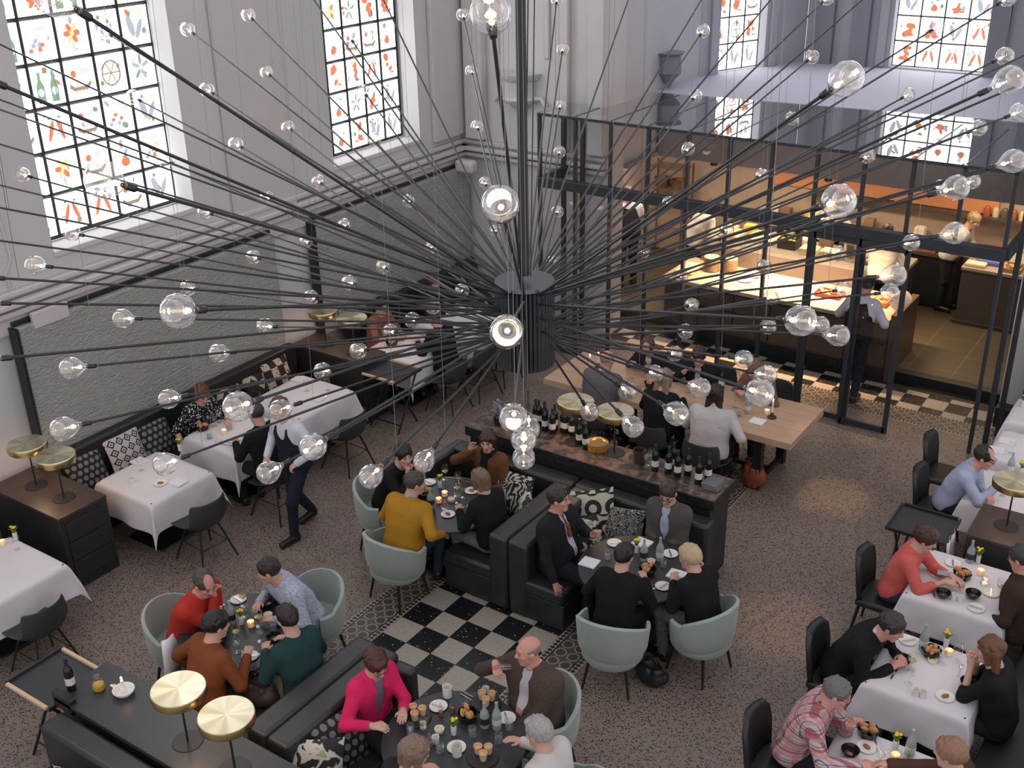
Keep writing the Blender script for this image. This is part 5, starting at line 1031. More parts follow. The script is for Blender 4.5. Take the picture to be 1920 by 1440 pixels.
# wall side
person('woman in a black sequined top with auburn hair on the wall bench', (-10.16, 7.85), -4, cl('sequin_top', (.02, .02, .02), .3, 'sequin'), dict(c=(.13, .032, .016), k='bob', t=.012), lean=16, s=.96, head=(-10, 34, 0), L=(-.16, .42, .82), RH=(.32, .16, .56), sleeve=.35, h=.008)
person('person in black seen from behind facing the woman in sequins', (-8.82, 7.74), 178, blk, dict(c=(.04, .03, .025), k='short'), lean=8, head=(0, 14, 0), L=(-.14, .38, .82), RH=(.14, .38, .82), h=.008)
person('waiter in a white shirt and navy vest striding across the floor', (-8.22, 7.60), 265, wht, dict(c=(.09, .035, .018), k='short'), lean=8, head=(-40, 26, 0), L=(-.22, .16, 1.02), RH=(.24, .20, .98), fist=1.1, legs=([(-.10, .20, .50), (.10, .02, .50)], [(-.10, .22, .09), (.11, -.22, .12)]), hipz=.93, feet=[np.array([-.10, .38, .035]), np.array([.12, -.08, .035])], trousers=navy, jacket=None, h=.008, collar=wht)
ww = COL.objects[-1]
person('woman with dark brown hair sitting on the far wall bench by the brass lamps', (-10.1, 11.15), 0, cl('salmon_top', (.26, .10, .08)), dict(c=DK, k='crop'), lean=10, s=.95, head=(-20, 8, 0), L=(-.1, .4, .8), RH=(.1, .4, .8), h=.011, sleeve=.5)
person('person in dark clothes on the far wall bench near the corner', (-10.05, 12.25), 0, blk, dict(c=(.08, .03, .02), k='bob'), lean=10, head=(-10, 20, 0), L=(-.1, .4, .8), RH=(.1, .4, .8), h=.011)
person('person in black seen from behind at the table with the bread basket', (-8.84, 11.15), 176, blk, dict(c=(.03, .02, .02), k='crop'), lean=14, head=(0, 20, 0), L=(-.14, .4, .82), RH=(.14, .4, .82), h=.010)
# oak table
person('bald man in a grey suit seen from behind at the oak table', (-6.32, 10.98), 88, wht, dict(c=(.3, .22, .17), k='bald', t=.003), lean=12, width=1.15, head=(-8, 12, 0), L=(-.16, .38, .86), RH=(.16, .38, .86), jacket=cl('grey_suit', (.115, .11, .125), .85, 'tweed'), shirtm=wht, skin=M_skinr, h=.009)
person('woman with long dark blond hair in black seen from behind at the oak table', (-5.47, 10.92), 92, blk, dict(c=(.23, .17, .12), k='long', len=.20), lean=12, s=.96, head=(-5, 12, 0), L=(-.14, .38, .86), RH=(.16, .38, .86), h=.009)
person('woman with long dark hair in a loose white blouse at the oak table', (-4.74, 10.82), 96, cl('white_blouse', (.50, .47, .46)), dict(c=(.020, .011, .011), k='long', len=.30), lean=12, width=1.22, s=.98, head=(12, 8, 0), L=(-.20, .36, .84), RH=(.30, .22, .70), h=.008)
person('balding man in a dark suit bending over his plate across the oak table', (-6.12, 12.18), 268, wht, dict(c=(.06, .04, .03), k='balding'), lean=24, head=(10, 40, 0), L=(-.14, .34, .88), RH=(.22, .32, .90), jacket=cl('navy_suit', (.016, .018, .026)), shirtm=wht, skin=M_skinr, h=.009)
person('dark haired man in a black suit and open shirt across the oak table', (-5.44, 12.16), 272, wht, dict(c=(.035, .018, .012), k='crop'), lean=20, head=(20, 24, 0), L=(-.10, .34, .86), RH=(.16, .30, .96), jacket=cl('black_suit', (0, 0, 0)), shirtm=cl('pale_blue_shirt', (0, 0, 0)), h=.009)
person('woman with wavy brown hair drinking across the oak table end', (-4.66, 12.20), 262, cl('sheer_brown', (.16, .09, .07)), dict(c=(.14, .08, .05), k='long', len=.14), lean=18, s=.95, head=(-10, 20, 0), L=(-.16, .30, .98), RH=(.14, .34, .86), sleeve=.6, h=.009)
# right side
person('balding man in a light blue shirt and glasses gesturing by the brass lamp', (-2.10, 11.18), -5, cl('light_blue_shirt', (.36, .40, .55)), dict(c=(.018, .014, .012), k='balding'), lean=24, head=(0, 12, 0), L=(.08, .42, .80), RH=(.02, .48, .92), Rh=(.1, .5, .8), fist=.7, glasses=True, collar=cl('light_blue_shirt', (0, 0, 0)), skin=M_skinr, h=.008)
person('woman in a coral blouse with short brown hair looking at her phone', (-2.10, 9.30), 2, cl('coral_blouse', (.60, .12, .10)), dict(c=(.05, .020, .014), k='crop', t=.018), lean=18, s=.95, head=(4, 22, 0), L=(.0, .50, .86), RH=(.10, .46, .84), Lh=(.4, 1, 0), Rh=(-.3, 1, .1), sleeve=.75, h=.008, trousers=T_jean)
person('man in a brown jacket and glasses leaning back at the right edge', (-.98, 9.32), 176, blk, dict(c=(.035, .032, .032), k='short'), lean=4, width=1.15, head=(-8, 18, 0), L=(-.2, .26, .66), RH=(.2, .26, .66), jacket=cl('brown_jacket', (.045, .026, .018)), shirtm=cl('pale_blue_shirt', (0, 0, 0)), glasses=True, skin=M_skinr, h=.008)
person('man in a black sweater with dark hair bending low over his plate', (-2.12, 7.95), -6, blk, dict(c=(.028, .024, .022), k='short', t=.018), lean=32, width=1.14, head=(0, 18, 0), L=(-.10, .44, .80), RH=(.10, .44, .80), collar=wht, skin=M_skinr, h=.008)
person('woman with very long red brown hair in black with folded hands', (-.82, 7.94), 178, blk, dict(c=(.13, .050, .024), k='long', len=.34), lean=12, s=.96, head=(6, 8, 0), L=(-.02, .28, 1.0), RH=(.04, .26, 1.0), Lh=(.1, .1, 1), Rh=(-.1, .1, 1), fist=1.1, sleeve=.6, h=.008)
person('grey haired man in a red and white plaid shirt with glasses at the bottom right', (-2.10, 6.80), 4, cl('plaid_shirt', (.5, .45, .45), .85, 'plaid'), dict(c=(.13, .125, .12), k='short', t=.012), lean=22, width=1.12, head=(4, 16, 0), L=(.06, .42, 1.00), RH=(.22, .54, .79), Lh=(.15, .3, .8), fist=.8, glasses=True, collar=cl('plaid_shirt', (0, 0, 0)), skin=M_skinr, h=.007)
person('person with short red blond hair in a brown top at the bottom right', (-.80, 6.62), 176, cl('brown_top', (.07, .035, .025)), dict(c=(.26, .14, .08), k='crop', t=.018), lean=10, s=.95, head=(0, 10, 0), L=(-.2, .30, .70), RH=(.06, .60, .80), h=.008)
# kitchen staff
ST_ = ([(-.10, .03, .50), (.10, .03, .50)], [(-.11, 0, .09), (.11, 0, .09)])
person('waiter in a black vest standing at the left end of the kitchen', (-8.8, 16.2), 130, wht, dict(c=(.06, .03, .02), k='short'), lean=4, head=(0, 20, 0), L=(-.22, .3, 1.05), RH=(.22, .2, .95), legs=ST_, hipz=.93, h=.011, sleeve=1., hoodcol=.13)
person('chef in a white jacket bending over the left end of the pass', (-7.65, 16.3), 60, cl('chef_white', (.62, .58, .52)), dict(c=(.03, .02, .02), k='short'), lean=30, head=(0, 20, 0), L=(-.2, .35, 1.0), RH=(.2, .35, 1.0), legs=ST_, hipz=.93, h=.011, hoodcol=.13)
person('chef in pale whites working at the back counter of the kitchen', (-5.9, 17.72), 100, cl('chef_white', (0, 0, 0)), dict(c=(.03, .02, .02), k='short'), lean=22, head=(0, 20, 0), L=(-.2, .3, 1.05), RH=(.2, .3, 1.05), legs=ST_, hipz=.93, h=.011, hoodcol=.13)
person('chef in white seen from behind right of the steel pot', (-4.55, 16.3), 100, cl('chef_white', (0, 0, 0)), dict(c=(.03, .02, .02), k='short'), lean=26, head=(0, 25, 0), L=(-.2, .35, 1.0), RH=(.2, .35, 1.0), legs=ST_, hipz=.93, h=.011, hoodcol=.13)
person('chef in white with a dark apron by the red crate at the right', (-3.95, 17.9), -10, cl('chef_white', (0, 0, 0)), dict(c=(.28, .2, .12), k='short'), lean=24, head=(0, 25, 0), L=(-.15, .4, 1.05), RH=(.2, .4, 1.05), legs=ST_, hipz=.93, h=.011, hoodcol=.13)
person('waiter in a white shirt and dark vest behind the sliding glass door', (-4.18, 14.25), 85, wht, dict(c=DK, k='short'), lean=12, head=(0, 20, 0), L=(-.26, .35, 1.08), RH=(.26, .3, 1.08), legs=([(-.10, .08, .50), (.10, .0, .50)], [(-.13, .06, .09), (.12, -.16, .09)]), hipz=.93, h=.009, jacket=None)
def vest(root, m, s=1., lean=8):
    """sleeveless vest over the shirt, worn by the waiters"""
    a1, a2 = R(lean*.8), R(lean*1.25); H = np.array([0, 0, .93]); d1 = np.array([0, sin(a1), cos(a1)]); d2 = np.array([0, sin(a2), cos(a2)]); mid = H+d1*.24; N = mid+d2*.24; rx = np.array([1., 0, 0]); fw = np.cross(d2, rx)
    P = [('c', H-rx*.07, H+rx*.07, .145, .145, .01), ('c', H+d1*.11-rx*.06, H+d1*.11+rx*.06, .133, .133, .06), ('c', mid-rx*.075, mid+rx*.075, .133, .133, .06), ('c', mid+d2*.12-rx*.085, mid+d2*.12+rx*.085, .123, .123, .05), ('c', N-d2*.04-rx*.10, N-d2*.04+rx*.10, .085, .085, .05),
         ('xe', N+nrm(d2)*.05, None, (.09, .09, .07), .01), ('xe', N+fw*.15-d2*.03, None, (.07, .10, .13), .01), ('xc', N-d2*.08-rx*.20, N-d2*.20-rx*.24, .075, .075, .01), ('xc', N-d2*.08+rx*.20, N-d2*.20+rx*.24, .075, .075, .01), ('xp', H-d1*.07, -d1)]
    sobj('vest', P, .008, [m], root)
for o in [q for q in COL.objects if q.get('category') == 'person']:
    if 'navy vest' in o['label']: vest(o, navy, lean=8)
    elif 'black vest standing' in o['label']: vest(o, blk, lean=4)
    elif 'dark vest behind' in o['label']: vest(o, blk, lean=12)
# ---------------------------------------------------------------- things on the tables
def one(name, parts, cat):
    """parts: [(part name, MB, material)], first is the root mesh"""
    def mk():
        if len(parts) == 1: o = obj(name, parts[0][1], parts[0][2], smooth=40)
        else:
            o = bpy.data.objects.new(name, None); COL.objects.link(o); o.empty_display_size = .05
            for nm, mb, m in parts: obj(nm, mb, m, o, smooth=40)
        o['category'] = cat; return o
    return Proto(mk)
L_ = lambda prof, seg=20, **k: MB().lathe(prof, seg, **k)
def breads(r, z, n=5):
    rnd = random.Random(3); m = MB()
    for i in range(n): a = 2*pi*i/n; m.ell((r*.38*cos(a*2.6), r*.42*sin(a*1.7), z+.012*(i % 3)), (r*.46, r*.22, r*.34), 0, 12, (rnd.uniform(-.9, .9), rnd.uniform(-.5, .5), a*2.3))
    return m
def flow(z, n=9, r=.03):
    y_, g_ = MB(), MB(); rnd = random.Random(4)
    for i in range(n): a = rnd.uniform(0, 6.28); q = rnd.uniform(0, r); y_.ell((q*cos(a), q*sin(a), z+rnd.uniform(0, .02)), (.013, .013, .011), 0, 8)
    for i in range(7): a = i*.9; g_.tube([(0, 0, z-.08), (r*.6*cos(a), r*.6*sin(a), z-.02), (r*1.6*cos(a), r*1.6*sin(a), z+.01)], [.002, .006, .001], 5)
    return y_, g_
fy, fg = flow(.14); fy2, fg2 = flow(.11, 6, .02)
butterm = solid('butter', (.80, .62, .14), .5); carv = solid('vase_white', (.70, .68, .66), .3); brownfood = solid('brown_food', (.30, .12, .05), .6); cream = solid('cream_tub', (.74, .56, .36), .5)
K = {
 'plate': (one('plate', [('dish', L_([(0, .0), (.05, .0), (.075, .009), (.074, .012), (.05, .004), (0, .004)], 28), M_porc), ('butter_knife', MB().obox((.005, 0, .014), .5, .12, .010, .003), M_steel)], 'plate'), 'white bread plate with a knife'),
 'fplate': (one('plate', [('dish', L_([(0, .0), (.05, .0), (.075, .009), (.074, .012), (.05, .004), (0, .004)], 28), M_porc), ('morsel', MB().ell((0, 0, .014), (.034, .02, .012), 0, 10), brownfood)], 'plate'), 'white plate with some food'),
 'bowl': (one('bowl', [('vessel', L_([(0, 0), (.03, 0), (.05, .02), (.068, .05), (.070, .065), (.064, .063), (.045, .022), (0, .012)], 28), M_bowl), ('soup_spot', L_([(0, .016), (.022, .018), (0, .022)], 12), solid('broth', (.35, .22, .14), .3))], 'bowl'), 'black glazed bowl'),
 'wine': (one('wine_glass', [('glass', L_([(.033, 0), (.033, .002), (.004, .006), (.0035, .075), (.02, .085), (.036, .11), (.040, .14), (.034, .18)], 20), M_wg), ('wine', L_([(0, .088), (.018, .088), (.033, .108), (0, .112)], 16), M_wine)], 'glass'), 'wine glass of white wine'),
 'glass': (one('wine_glass', [('glass', L_([(.033, 0), (.033, .002), (.004, .006), (.0035, .07), (.02, .08), (.036, .10), (.039, .13), (.033, .16)], 20), M_wg)], 'glass'), 'empty stemmed glass'),
 'tumbler': (one('tumbler', [('glass', L_([(0, 0), (.032, 0), (.035, .085), (.033, .085), (.030, .010), (0, .010)], 18), M_wg), ('water', L_([(0, .011), (.029, .011), (.030, .05), (0, .05)], 16), thin_glass('water', (.85, .88, .9), .12, .6, .05))], 'glass'), 'water tumbler'),
 'water': (one('water_bottle', [('bottle', L_([(0, 0), (.036, 0), (.038, .01), (.038, .13), (.030, .165), (.014, .20), (.012, .245), (.014, .255), (0, .255)], 20), M_frost), ('label', L_([(.0388, .05), (.0388, .105)], 20), M_label)], 'bottle'), 'frosted bottle with pale label'),
 'waterb': (one('water_bottle', [('bottle', L_([(0, 0), (.036, 0), (.038, .01), (.038, .12), (.030, .15), (.014, .18), (.012, .225), (.014, .235), (0, .235)], 20), M_frost), ('label', L_([(.0388, .04), (.0388, .10)], 20), M_labelb)], 'bottle'), 'frosted bottle with dark label'),
 'votive': (one('votive_candle', [('holder', L_([(0, 0), (.03, 0), (.034, .055), (.030, .055), (.028, .008), (0, .008)], 18), M_cream), ('flame', MB().ell((0, 0, .045), (.006, .006, .011), 0, 8), M_flame)], 'candle'), 'glowing cream votive candle'),
 'bread': (one('bread_bowl', [('bowl', L_([(0, 0), (.06, 0), (.075, .01), (.088, .06), (.083, .06), (.068, .014), (0, .01)], 8), M_bowl), ('bread', breads(.085, .055), M_bread)], 'bread basket'), 'black bowl filled with bread'),
 'vase': (one('flower_vase', [('vase', L_([(0, 0), (.02, 0), (.024, .07), (.021, .09), (.017, .09), (0, .02)], 16), carv), ('blooms', fy, M_yel), ('leaves', fg, M_leaf)], 'vase'), 'vase of yellow flowers'),
 'butter': (one('butter_dish', [('dish', L_([(0, 0), (.036, 0), (.040, .03), (.034, .03), (.030, .012), (0, .012)], 20), M_porc), ('butter', MB().ell((0, 0, .018), (.022, .020, .010), 0, 10), butterm)], 'butter dish'), 'round dish of yellow butter'),
 'napkin': (one('napkin', [('cloth', MB().obox((0, 0, .006), 0, .17, .15, .012).obox((.004, .003, .0135), .03, .16, .145, .003), M_napkin)], 'napkin'), 'folded white napkin'),
 'cup': (one('cup', [('cup', L_([(0, 0), (.026, 0), (.030, .06), (.027, .06), (.023, .008), (0, .008)], 18), M_porc)], 'cup'), 'small white cup'),
 'tallcup': (one('cup', [('cup', L_([(0, 0), (.038, 0), (.040, .10), (.037, .10), (.035, .008), (0, .008)], 22), M_porc)], 'cup'), 'tall white cup'),
 'knife': (one('knife', [('knife', MB().obox((-.045, 0, .004), 0, .085, .011, .005).obox((.045, 0, .003), 0, .10, .015, .0022), M_steel)], 'knife'), 'steel table knife'),
 'fork': (one('fork', [('fork', MB().obox((-.03, 0, .004), 0, .12, .008, .003).obox((.045, 0, .004), 0, .035, .020, .003).obox((.078, .007, .004), 0, .035, .003, .002).obox((.078, 0, .004), 0, .035, .003, .002).obox((.078, -.007, .004), 0, .035, .003, .002), M_steel)], 'fork'), 'steel fork'),
 'spoon': (one('spoon', [('spoon', MB().obox((-.03, 0, .004), 0, .12, .007, .003).ell((.055, 0, .005), (.028, .018, .005), 0, 12), M_steel)], 'spoon'), 'steel spoon'),
 'winebottle': (one('wine_bottle', [('bottle', L_([(0, 0), (.036, 0), (.038, .01), (.038, .19), (.030, .215), (.014, .24), (.013, .30), (.015, .305), (0, .305)], 18), M_bottle), ('label', L_([(.0388, .06), (.0388, .13)], 18), M_label), ('foil', L_([(.0145, .255), (.0145, .303), (.0155, .309), (0, .309)], 14), M_labelb)], 'bottle'), 'dark green wine bottle'),
 'platter': (one('food_platter', [('board', L_([(0, 0), (.12, 0), (.125, .008), (.12, .014), (0, .014)], 32), M_dwood)] + [('tub', L_([(0, .014), (.024, .014), (.034, .085), (.031, .085), (.022, .02), (0, .02)], 16, c=(x, y, 0)), cream) for x, y in ((-.045, .02), (.03, .045), (.02, -.035))]+[('filling', L_([(0, .07), (.028, .074), (0, .08)], 12, c=(x, y, 0)), solid('filling', (.72, .36, .12), .6)) for x, y in ((-.045, .02), (.03, .045), (.02, -.035))], 'food board'), 'black board of cream food tubs'),
 'mini': (one('small_bottle', [('bottle', L_([(0, 0), (.020, 0), (.021, .07), (.009, .10), (.008, .13), (0, .13)], 14), M_wg), ('content', L_([(0, .002), (.018, .002), (.018, .045), (0, .045)], 12), brownfood)], 'bottle'), 'small clear bottle with brown contents'),
 'taper': (one('candlestick', [('base', L_([(0, 0), (.055, 0), (.055, .012), (.02, .02), (.016, .07), (0, .07)], 20), solid('dark_wood_turned', (.05, .02, .015), .4)), ('candle', MB().tube([(0, 0, .06), (0, 0, .22)], .011, 12), M_wax), ('flame', MB().ell((0, 0, .24), (.007, .007, .018), 0, 8), M_flame)], 'candlestick'), 'lit candle in a dark candlestick'),
}
def put(kind, px, py, where, z=.752, rz=None, grp=None):
    p = at(px, py, z); pr, ds = K[kind]; return pr((p[0], p[1], z), random.uniform(0, 6.28) if rz is None else R(rz), (ds+' '+where), grp or (kind+' items'))
GRP = {'plate': 'bread plates', 'fplate': 'bread plates', 'bowl': 'black bowls', 'wine': 'wine glasses', 'glass': 'wine glasses', 'tumbler': 'tumblers', 'water': 'water bottles', 'waterb': 'water bottles', 'votive': 'votive candles', 'bread': 'bread bowls', 'vase': 'flower vases', 'butter': 'butter dishes',
       'napkin': 'folded napkins', 'cup': 'small cups', 'tallcup': 'tall cups', 'knife': 'table cutlery', 'fork': 'table cutlery', 'spoon': 'table cutlery', 'winebottle': 'wine bottles', 'platter': 'food boards', 'mini': 'small bottles', 'taper': 'candlesticks'}
ITEMS = {
'at the mustard sweater table': (.752, """plate 805 905 by the man in black|fplate 884 921 by the blond woman|fplate 840 965 at the front edge|waterb 808 951 in the middle|bread 797 930 behind the bottle|votive 823 942 low in the middle|butter 846 939 beside the votive|votive 834 930 in the centre|vase 825 914 in the centre
|wine 783 921 left, farther one|glass 782 939 left, nearer one|wine 835 899 at the back|glass 859 909 right of the back|wine 857 930 right of the centre|glass 870 932 nearest the blond woman|glass 859 943 front right|glass 834 954 front centre|tumbler 807 961 beside the bottle|fork 850 897 at the back|fork 887 908 back right|knife 894 943 right edge|knife 837 957 front, left one|fork 870 965 front, right one|spoon 802 972 front left edge"""),
'at the two jacket men table': (.752, """plate 1152 1019 by the suited man|plate 1257 1039 by the tall bottle|plate 1195 1097 nearest the camera|plate 1243 1100 at the front edge|napkin 1105 1056 nearest the suited man|napkin 1204 1019 at the back|napkin 1269 1079 nearest the blond woman|tumbler 1139 1048 on the left|tumbler 1244 1063 on the right
|waterb 1207 1050 the shorter one|water 1237 1050 the taller one|bread 1214 1075 in the middle|vase 1193 1036 in the middle|butter 1221 1055 behind the bread|knife 1217 1108 at the front edge"""),
'at the red sweater table': (.752, """plate 447 1125 at the back|plate 526 1164 on the right|plate 469 1231 at the front|bowl 501 1137 back right|bowl 413 1207 front left|bowl 515 1202 front right|water 421 1181 left one|waterb 435 1167 right one|vase 453 1170 in the middle|votive 471 1174 in the middle|butter 503 1156 on the right|wine 487 1174 beside the votive|wine 458 1135 at the back
|wine 445 1202 front, taller one|glass 400 1160 on the far left|glass 460 1156 behind the vase|tumbler 513 1181 on the right|glass 490 1202 between the two front bowls|tumbler 410 1181 left of the labelled bottle|glass 446 1222 front centre|spoon 429 1229 front left|fork 506 1225 front right|knife 536 1197 right edge|fork 403 1142 back left"""),
'at the pink blazer table': (.752, """plate 822 1325 at the back|plate 772 1400 front left|plate 856 1402 at the front|plate 950 1347 on the right|platter 780 1345 held by the woman|platter 905 1420 nearest the grey haired man|platter 911 1318 by the bald man|bread 877 1347 in the middle|waterb 909 1362 left one|water 932 1365 right one|tumbler 770 1375 far left|tumbler 794 1365 left, next to the board
|tumbler 871 1330 behind the bread|tumbler 886 1380 in the middle|tumbler 825 1410 front left|tumbler 935 1392 front right|tumbler 955 1367 far right|mini 849 1335 behind the vase, right one|mini 827 1342 behind the vase, left one|mini 806 1400 at the front left|tallcup 839 1305 at the back|vase 851 1377 in the middle|butter 824 1371 left of the vase|tallcup 857 1415 at the front|cup 817 1392 left of the front plate|spoon 882 1305 at the back, upper one|fork 878 1310 at the back, lower one|cup 911 1300 nearest the bald man"""),
'on the left brass lamp table': (.756, """napkin 262 866 nearest the bench|napkin 335 905 nearest the dark chair|fplate 301 907 in the middle|cup 248 905 at the left edge|glass 265 882 in the middle|vase 338 845 at the far corner"""),
'at the sequined woman table': (.756, """bread 380 805 nearest the woman|votive 421 813 in the middle|plate 437 826 by the person in black|glass 403 799 at the back|tumbler 393 822 at the left|butter 410 828 by the votive|fork 428 835 at the right|wine 412 792 at the far side"""),
'on the table behind the waiter': (.756, """napkin 560 712 near the wall cushions|napkin 596 748 near the dark chair|glass 615 732 in the middle|glass 575 733 at the left|knife 610 745 at the right"""),
'on the left edge table': (.756, """vase 30 1012 at the far corner|votive 5 1022 by the flowers|glass 33 1030 by the candle"""),
'at the far bread table': (.756, """bread 735 648 nearest the lamps|votive 775 640 in the middle|plate 758 632 near the wall|plate 790 652 near the person in black|glass 770 652 in the middle"""),
'on the oak table': (.792, """taper 1106 697 left one of the far end|taper 1122 690 right one of the far end|taper 1447 783 at the near end|water 1401 774 near the taper|votive 1438 776 beside the near taper|napkin 1420 791 at the near end|wine 1378 764 right of the long haired woman|tumbler 1385 780 beside the napkin|glass 1297 763 left of the long haired woman|bread 1220 724 in the middle
|glass 1184 710 behind the bald man|tumbler 1198 732 between the two left guests|winebottle 1352 730 in the middle|glass 1290 737 centre|plate 1330 735 by the long haired woman|plate 1245 700 across from the blonde woman|plate 1192 690 by the bending man|glass 1265 745 right of the blonde woman|wine 1212 700 by the bending man"""),
'at the coral blouse table': (.756, """waterb 1818 1053 at the back|vase 1833 1055 at the back|votive 1838 1077 behind the bowls|bread 1803 1083 in the middle|bowl 1767 1120 left one|bowl 1823 1121 right one|plate 1787 1057 at the back|plate 1757 1077 nearest the woman|plate 1830 1141 at the front|plate 1858 1113 nearest the man in brown|cup 1788 1124 front left|cup 1800 1128 front right|glass 1795 1103 between the bowls|tumbler 1845 1094 by the candle|fork 1750 1110 left of the bowl|wine 1873 1117 at the right edge"""),
'at the bending black sweater table': (.756, """water 1730 1217 at the back|bread 1745 1228 in the middle|vase 1773 1212 at the back|votive 1778 1228 behind the butter|bowl 1692 1245 on the left|bowl 1815 1288 on the right|plate 1702 1202 nearest the man|fplate 1772 1307 at the front|butter 1748 1241 in the middle|wine 1708 1257 by the left bowl|glass 1793 1240 right of the candle|glass 1703 1282 front left|cup 1717 1303 front, left one|cup 1730 1306 front, right one|knife 1677 1263 at the left|spoon 1800 1257 at the right|glass 1765 1244 behind the butter"""),
'at the plaid shirt table': (.756, """bread 1627 1378 at the back left|fplate 1625 1402 in front of the bread|bowl 1593 1417 nearest the man|vase 1678 1405 at the back|water 1705 1417 at the back right|votive 1678 1424 in the middle|glass 1648 1434 front left|tumbler 1703 1430 front right|knife 1645 1398 across the plate"""),
'at the light blue shirt table': (.756, """water 1893 888 at the back|vase 1914 890 at the back|plate 1850 925 nearest the man|glass 1880 930 in the middle"""),
'on the empty right end table': (.756, """napkin 1888 828 farther one|napkin 1868 845 nearer one|glass 1896 850 in the middle"""),
'on the farthest right table': (.756, """vase 1917 762 in the middle"""),
'on the bottom left console': (.902, """winebottle 135 1292 by the tray stand"""),
'on the bar console': (1.042, """winebottle 1012 795 far left front|winebottle 1022 806 left group, second|winebottle 1019 784 left group, back|winebottle 1032 791 left group, third|winebottle 1036 812 left group, front|winebottle 1046 800 left group, fourth|winebottle 1044 783 left group, far back|winebottle 1058 808 under the left lamp, left|winebottle 1060 790 under the left lamp, back
|winebottle 1072 816 under the left lamp, middle|winebottle 1074 800 under the left lamp, right back|winebottle 1086 832 before the gold trays, left|winebottle 1098 840 before the gold trays, right|winebottle 1094 824 behind the gold trays|winebottle 1228 882 right of the ice bucket|winebottle 1253 886 right group, first|winebottle 1262 878 right group, back|winebottle 1270 893 right group, second
|winebottle 1289 890 right group, third|winebottle 1309 906 right group, front|winebottle 1327 899 beside the folded towels|glass 1212 872 left one behind the dark bottle|glass 1220 866 right one behind the dark bottle"""),
}
for tb_, (z_, txt) in ITEMS.items():
    for it in txt.replace('\n', '').split('|'):
        k_, a, b, wh = it.split(' ', 3)
        lb = K[k_][1].rstrip(',')+' '+tb_+', '+wh
        p = at(float(a), float(b), z_)
        if 'bar console' in tb_: p[1] = min(max(p[1], 9.12), 9.54)
        K[k_][0]((p[0], p[1], z_), random.uniform(0, 6.28) if k_ not in ('napkin',) else R(random.choice([0, 4, -5])), ' '.join(lb.split()[:99]), GRP[k_])
# bar extras
p = at(1120, 842, 1.042)
for i in range(4): tag(obj('serving_tray', MB().lathe([(0, 0), (.115, 0), (.12, .022), (.116, .022), (.111, .006), (0, .006)], 36, mfun=lambda j: 0), [M_gold], loc=(p[0], p[1], 1.042+.0225*i)), 'round gold tray, %s of the stack on the bar console' % ['lowest', 'second from below', 'third from below', 'topmost'][i], 'tray', 'gold trays on the bar console')
p = at(1198, 866, 1.042); tag(obj('ice_bucket', MB().lathe([(0, 0), (.06, 0), (.068, .15), (.062, .15), (.054, .01), (0, .01)], 24), solid('bronze_bucket', (.05, .032, .025), .4), loc=(p[0], p[1], 1.042)), 'dark bronze ice bucket on the bar console', 'bucket')
t = thing('flower_vase', 'dark vase of dried grey flowers at the left end of the bar', 'vase', (*at(935, 795, 1.042)[:2], 1.042)); obj('vase', MB().lathe([(0, 0), (.05, 0), (.06, .08), (.04, .12), (0, .12)], 18), M_bowl, t)
m = MB(); rnd = random.Random(2)
for i in range(26): a, q, zz = rnd.uniform(0, 6.28), rnd.uniform(.0, .11), rnd.uniform(.16, .26); m.tube([(0, 0, .1), (q*cos(a), q*sin(a), zz)], .0015, 4); m.ell((q*cos(a), q*sin(a), zz), (.018, .018, .014), 0, 6)
obj('dried_blooms', m, solid('dried_grey', (.22, .22, .25), .8), t)
for i in range(3): p = at(1338, 912, 1.042); tag(obj('towel', MB().obox((0, 0, .008), 0, .17, .20, .016), [solid('grey_towel', (.14, .145, .16), .9)], loc=(p[0]-.01*i, p[1]+.008*i, 1.042+.0165*i), rz=.1-.06*i, bevel=.004), 'folded grey napkin at the right end of the bar, %s of the pile' % ['bottom', 'middle', 'top'][i], 'napkin', 'folded grey napkins')
# console extras
z_ = .902; p = at(186, 1292, z_); t = thing('oil_flask', 'glass flask of golden oil on the bottom left console', 'flask', (p[0], p[1], z_)); obj('flask', L_([(0, 0), (.05, 0), (.056, .03), (.045, .075), (.02, .095), (.018, .115), (.030, .135)], 22), M_wg, t); obj('oil', L_([(0, .004), (.046, .004), (.051, .03), (.046, .052), (0, .052)], 20), solid('golden_oil', (.55, .33, .03), .15), t)
p = at(233, 1300, z_); t = thing('chamber_candlestick', 'white ceramic chamber candlestick with a lit candle on the bottom left console', 'candlestick', (p[0], p[1], z_))
obj('dish', L_([(0, 0), (.06, 0), (.085, .03), (.088, .045), (.082, .045), (.058, .012), (.03, .016), (.024, .06), (.016, .06), (0, .05)], 30), M_porc, t); obj('handle', MB().tube([(-.08, -.02, .035), (-.115, -.03, .05), (-.125, 0, .03), (-.085, .01, .02)], .009, 8), M_porc, t); obj('candle', MB().tube([(0, 0, .05), (0, 0, .13)], .013, 12), M_wax, t); obj('flame', MB().ell((0, 0, .152), (.008, .008, .02), 0, 8), M_flame, t)
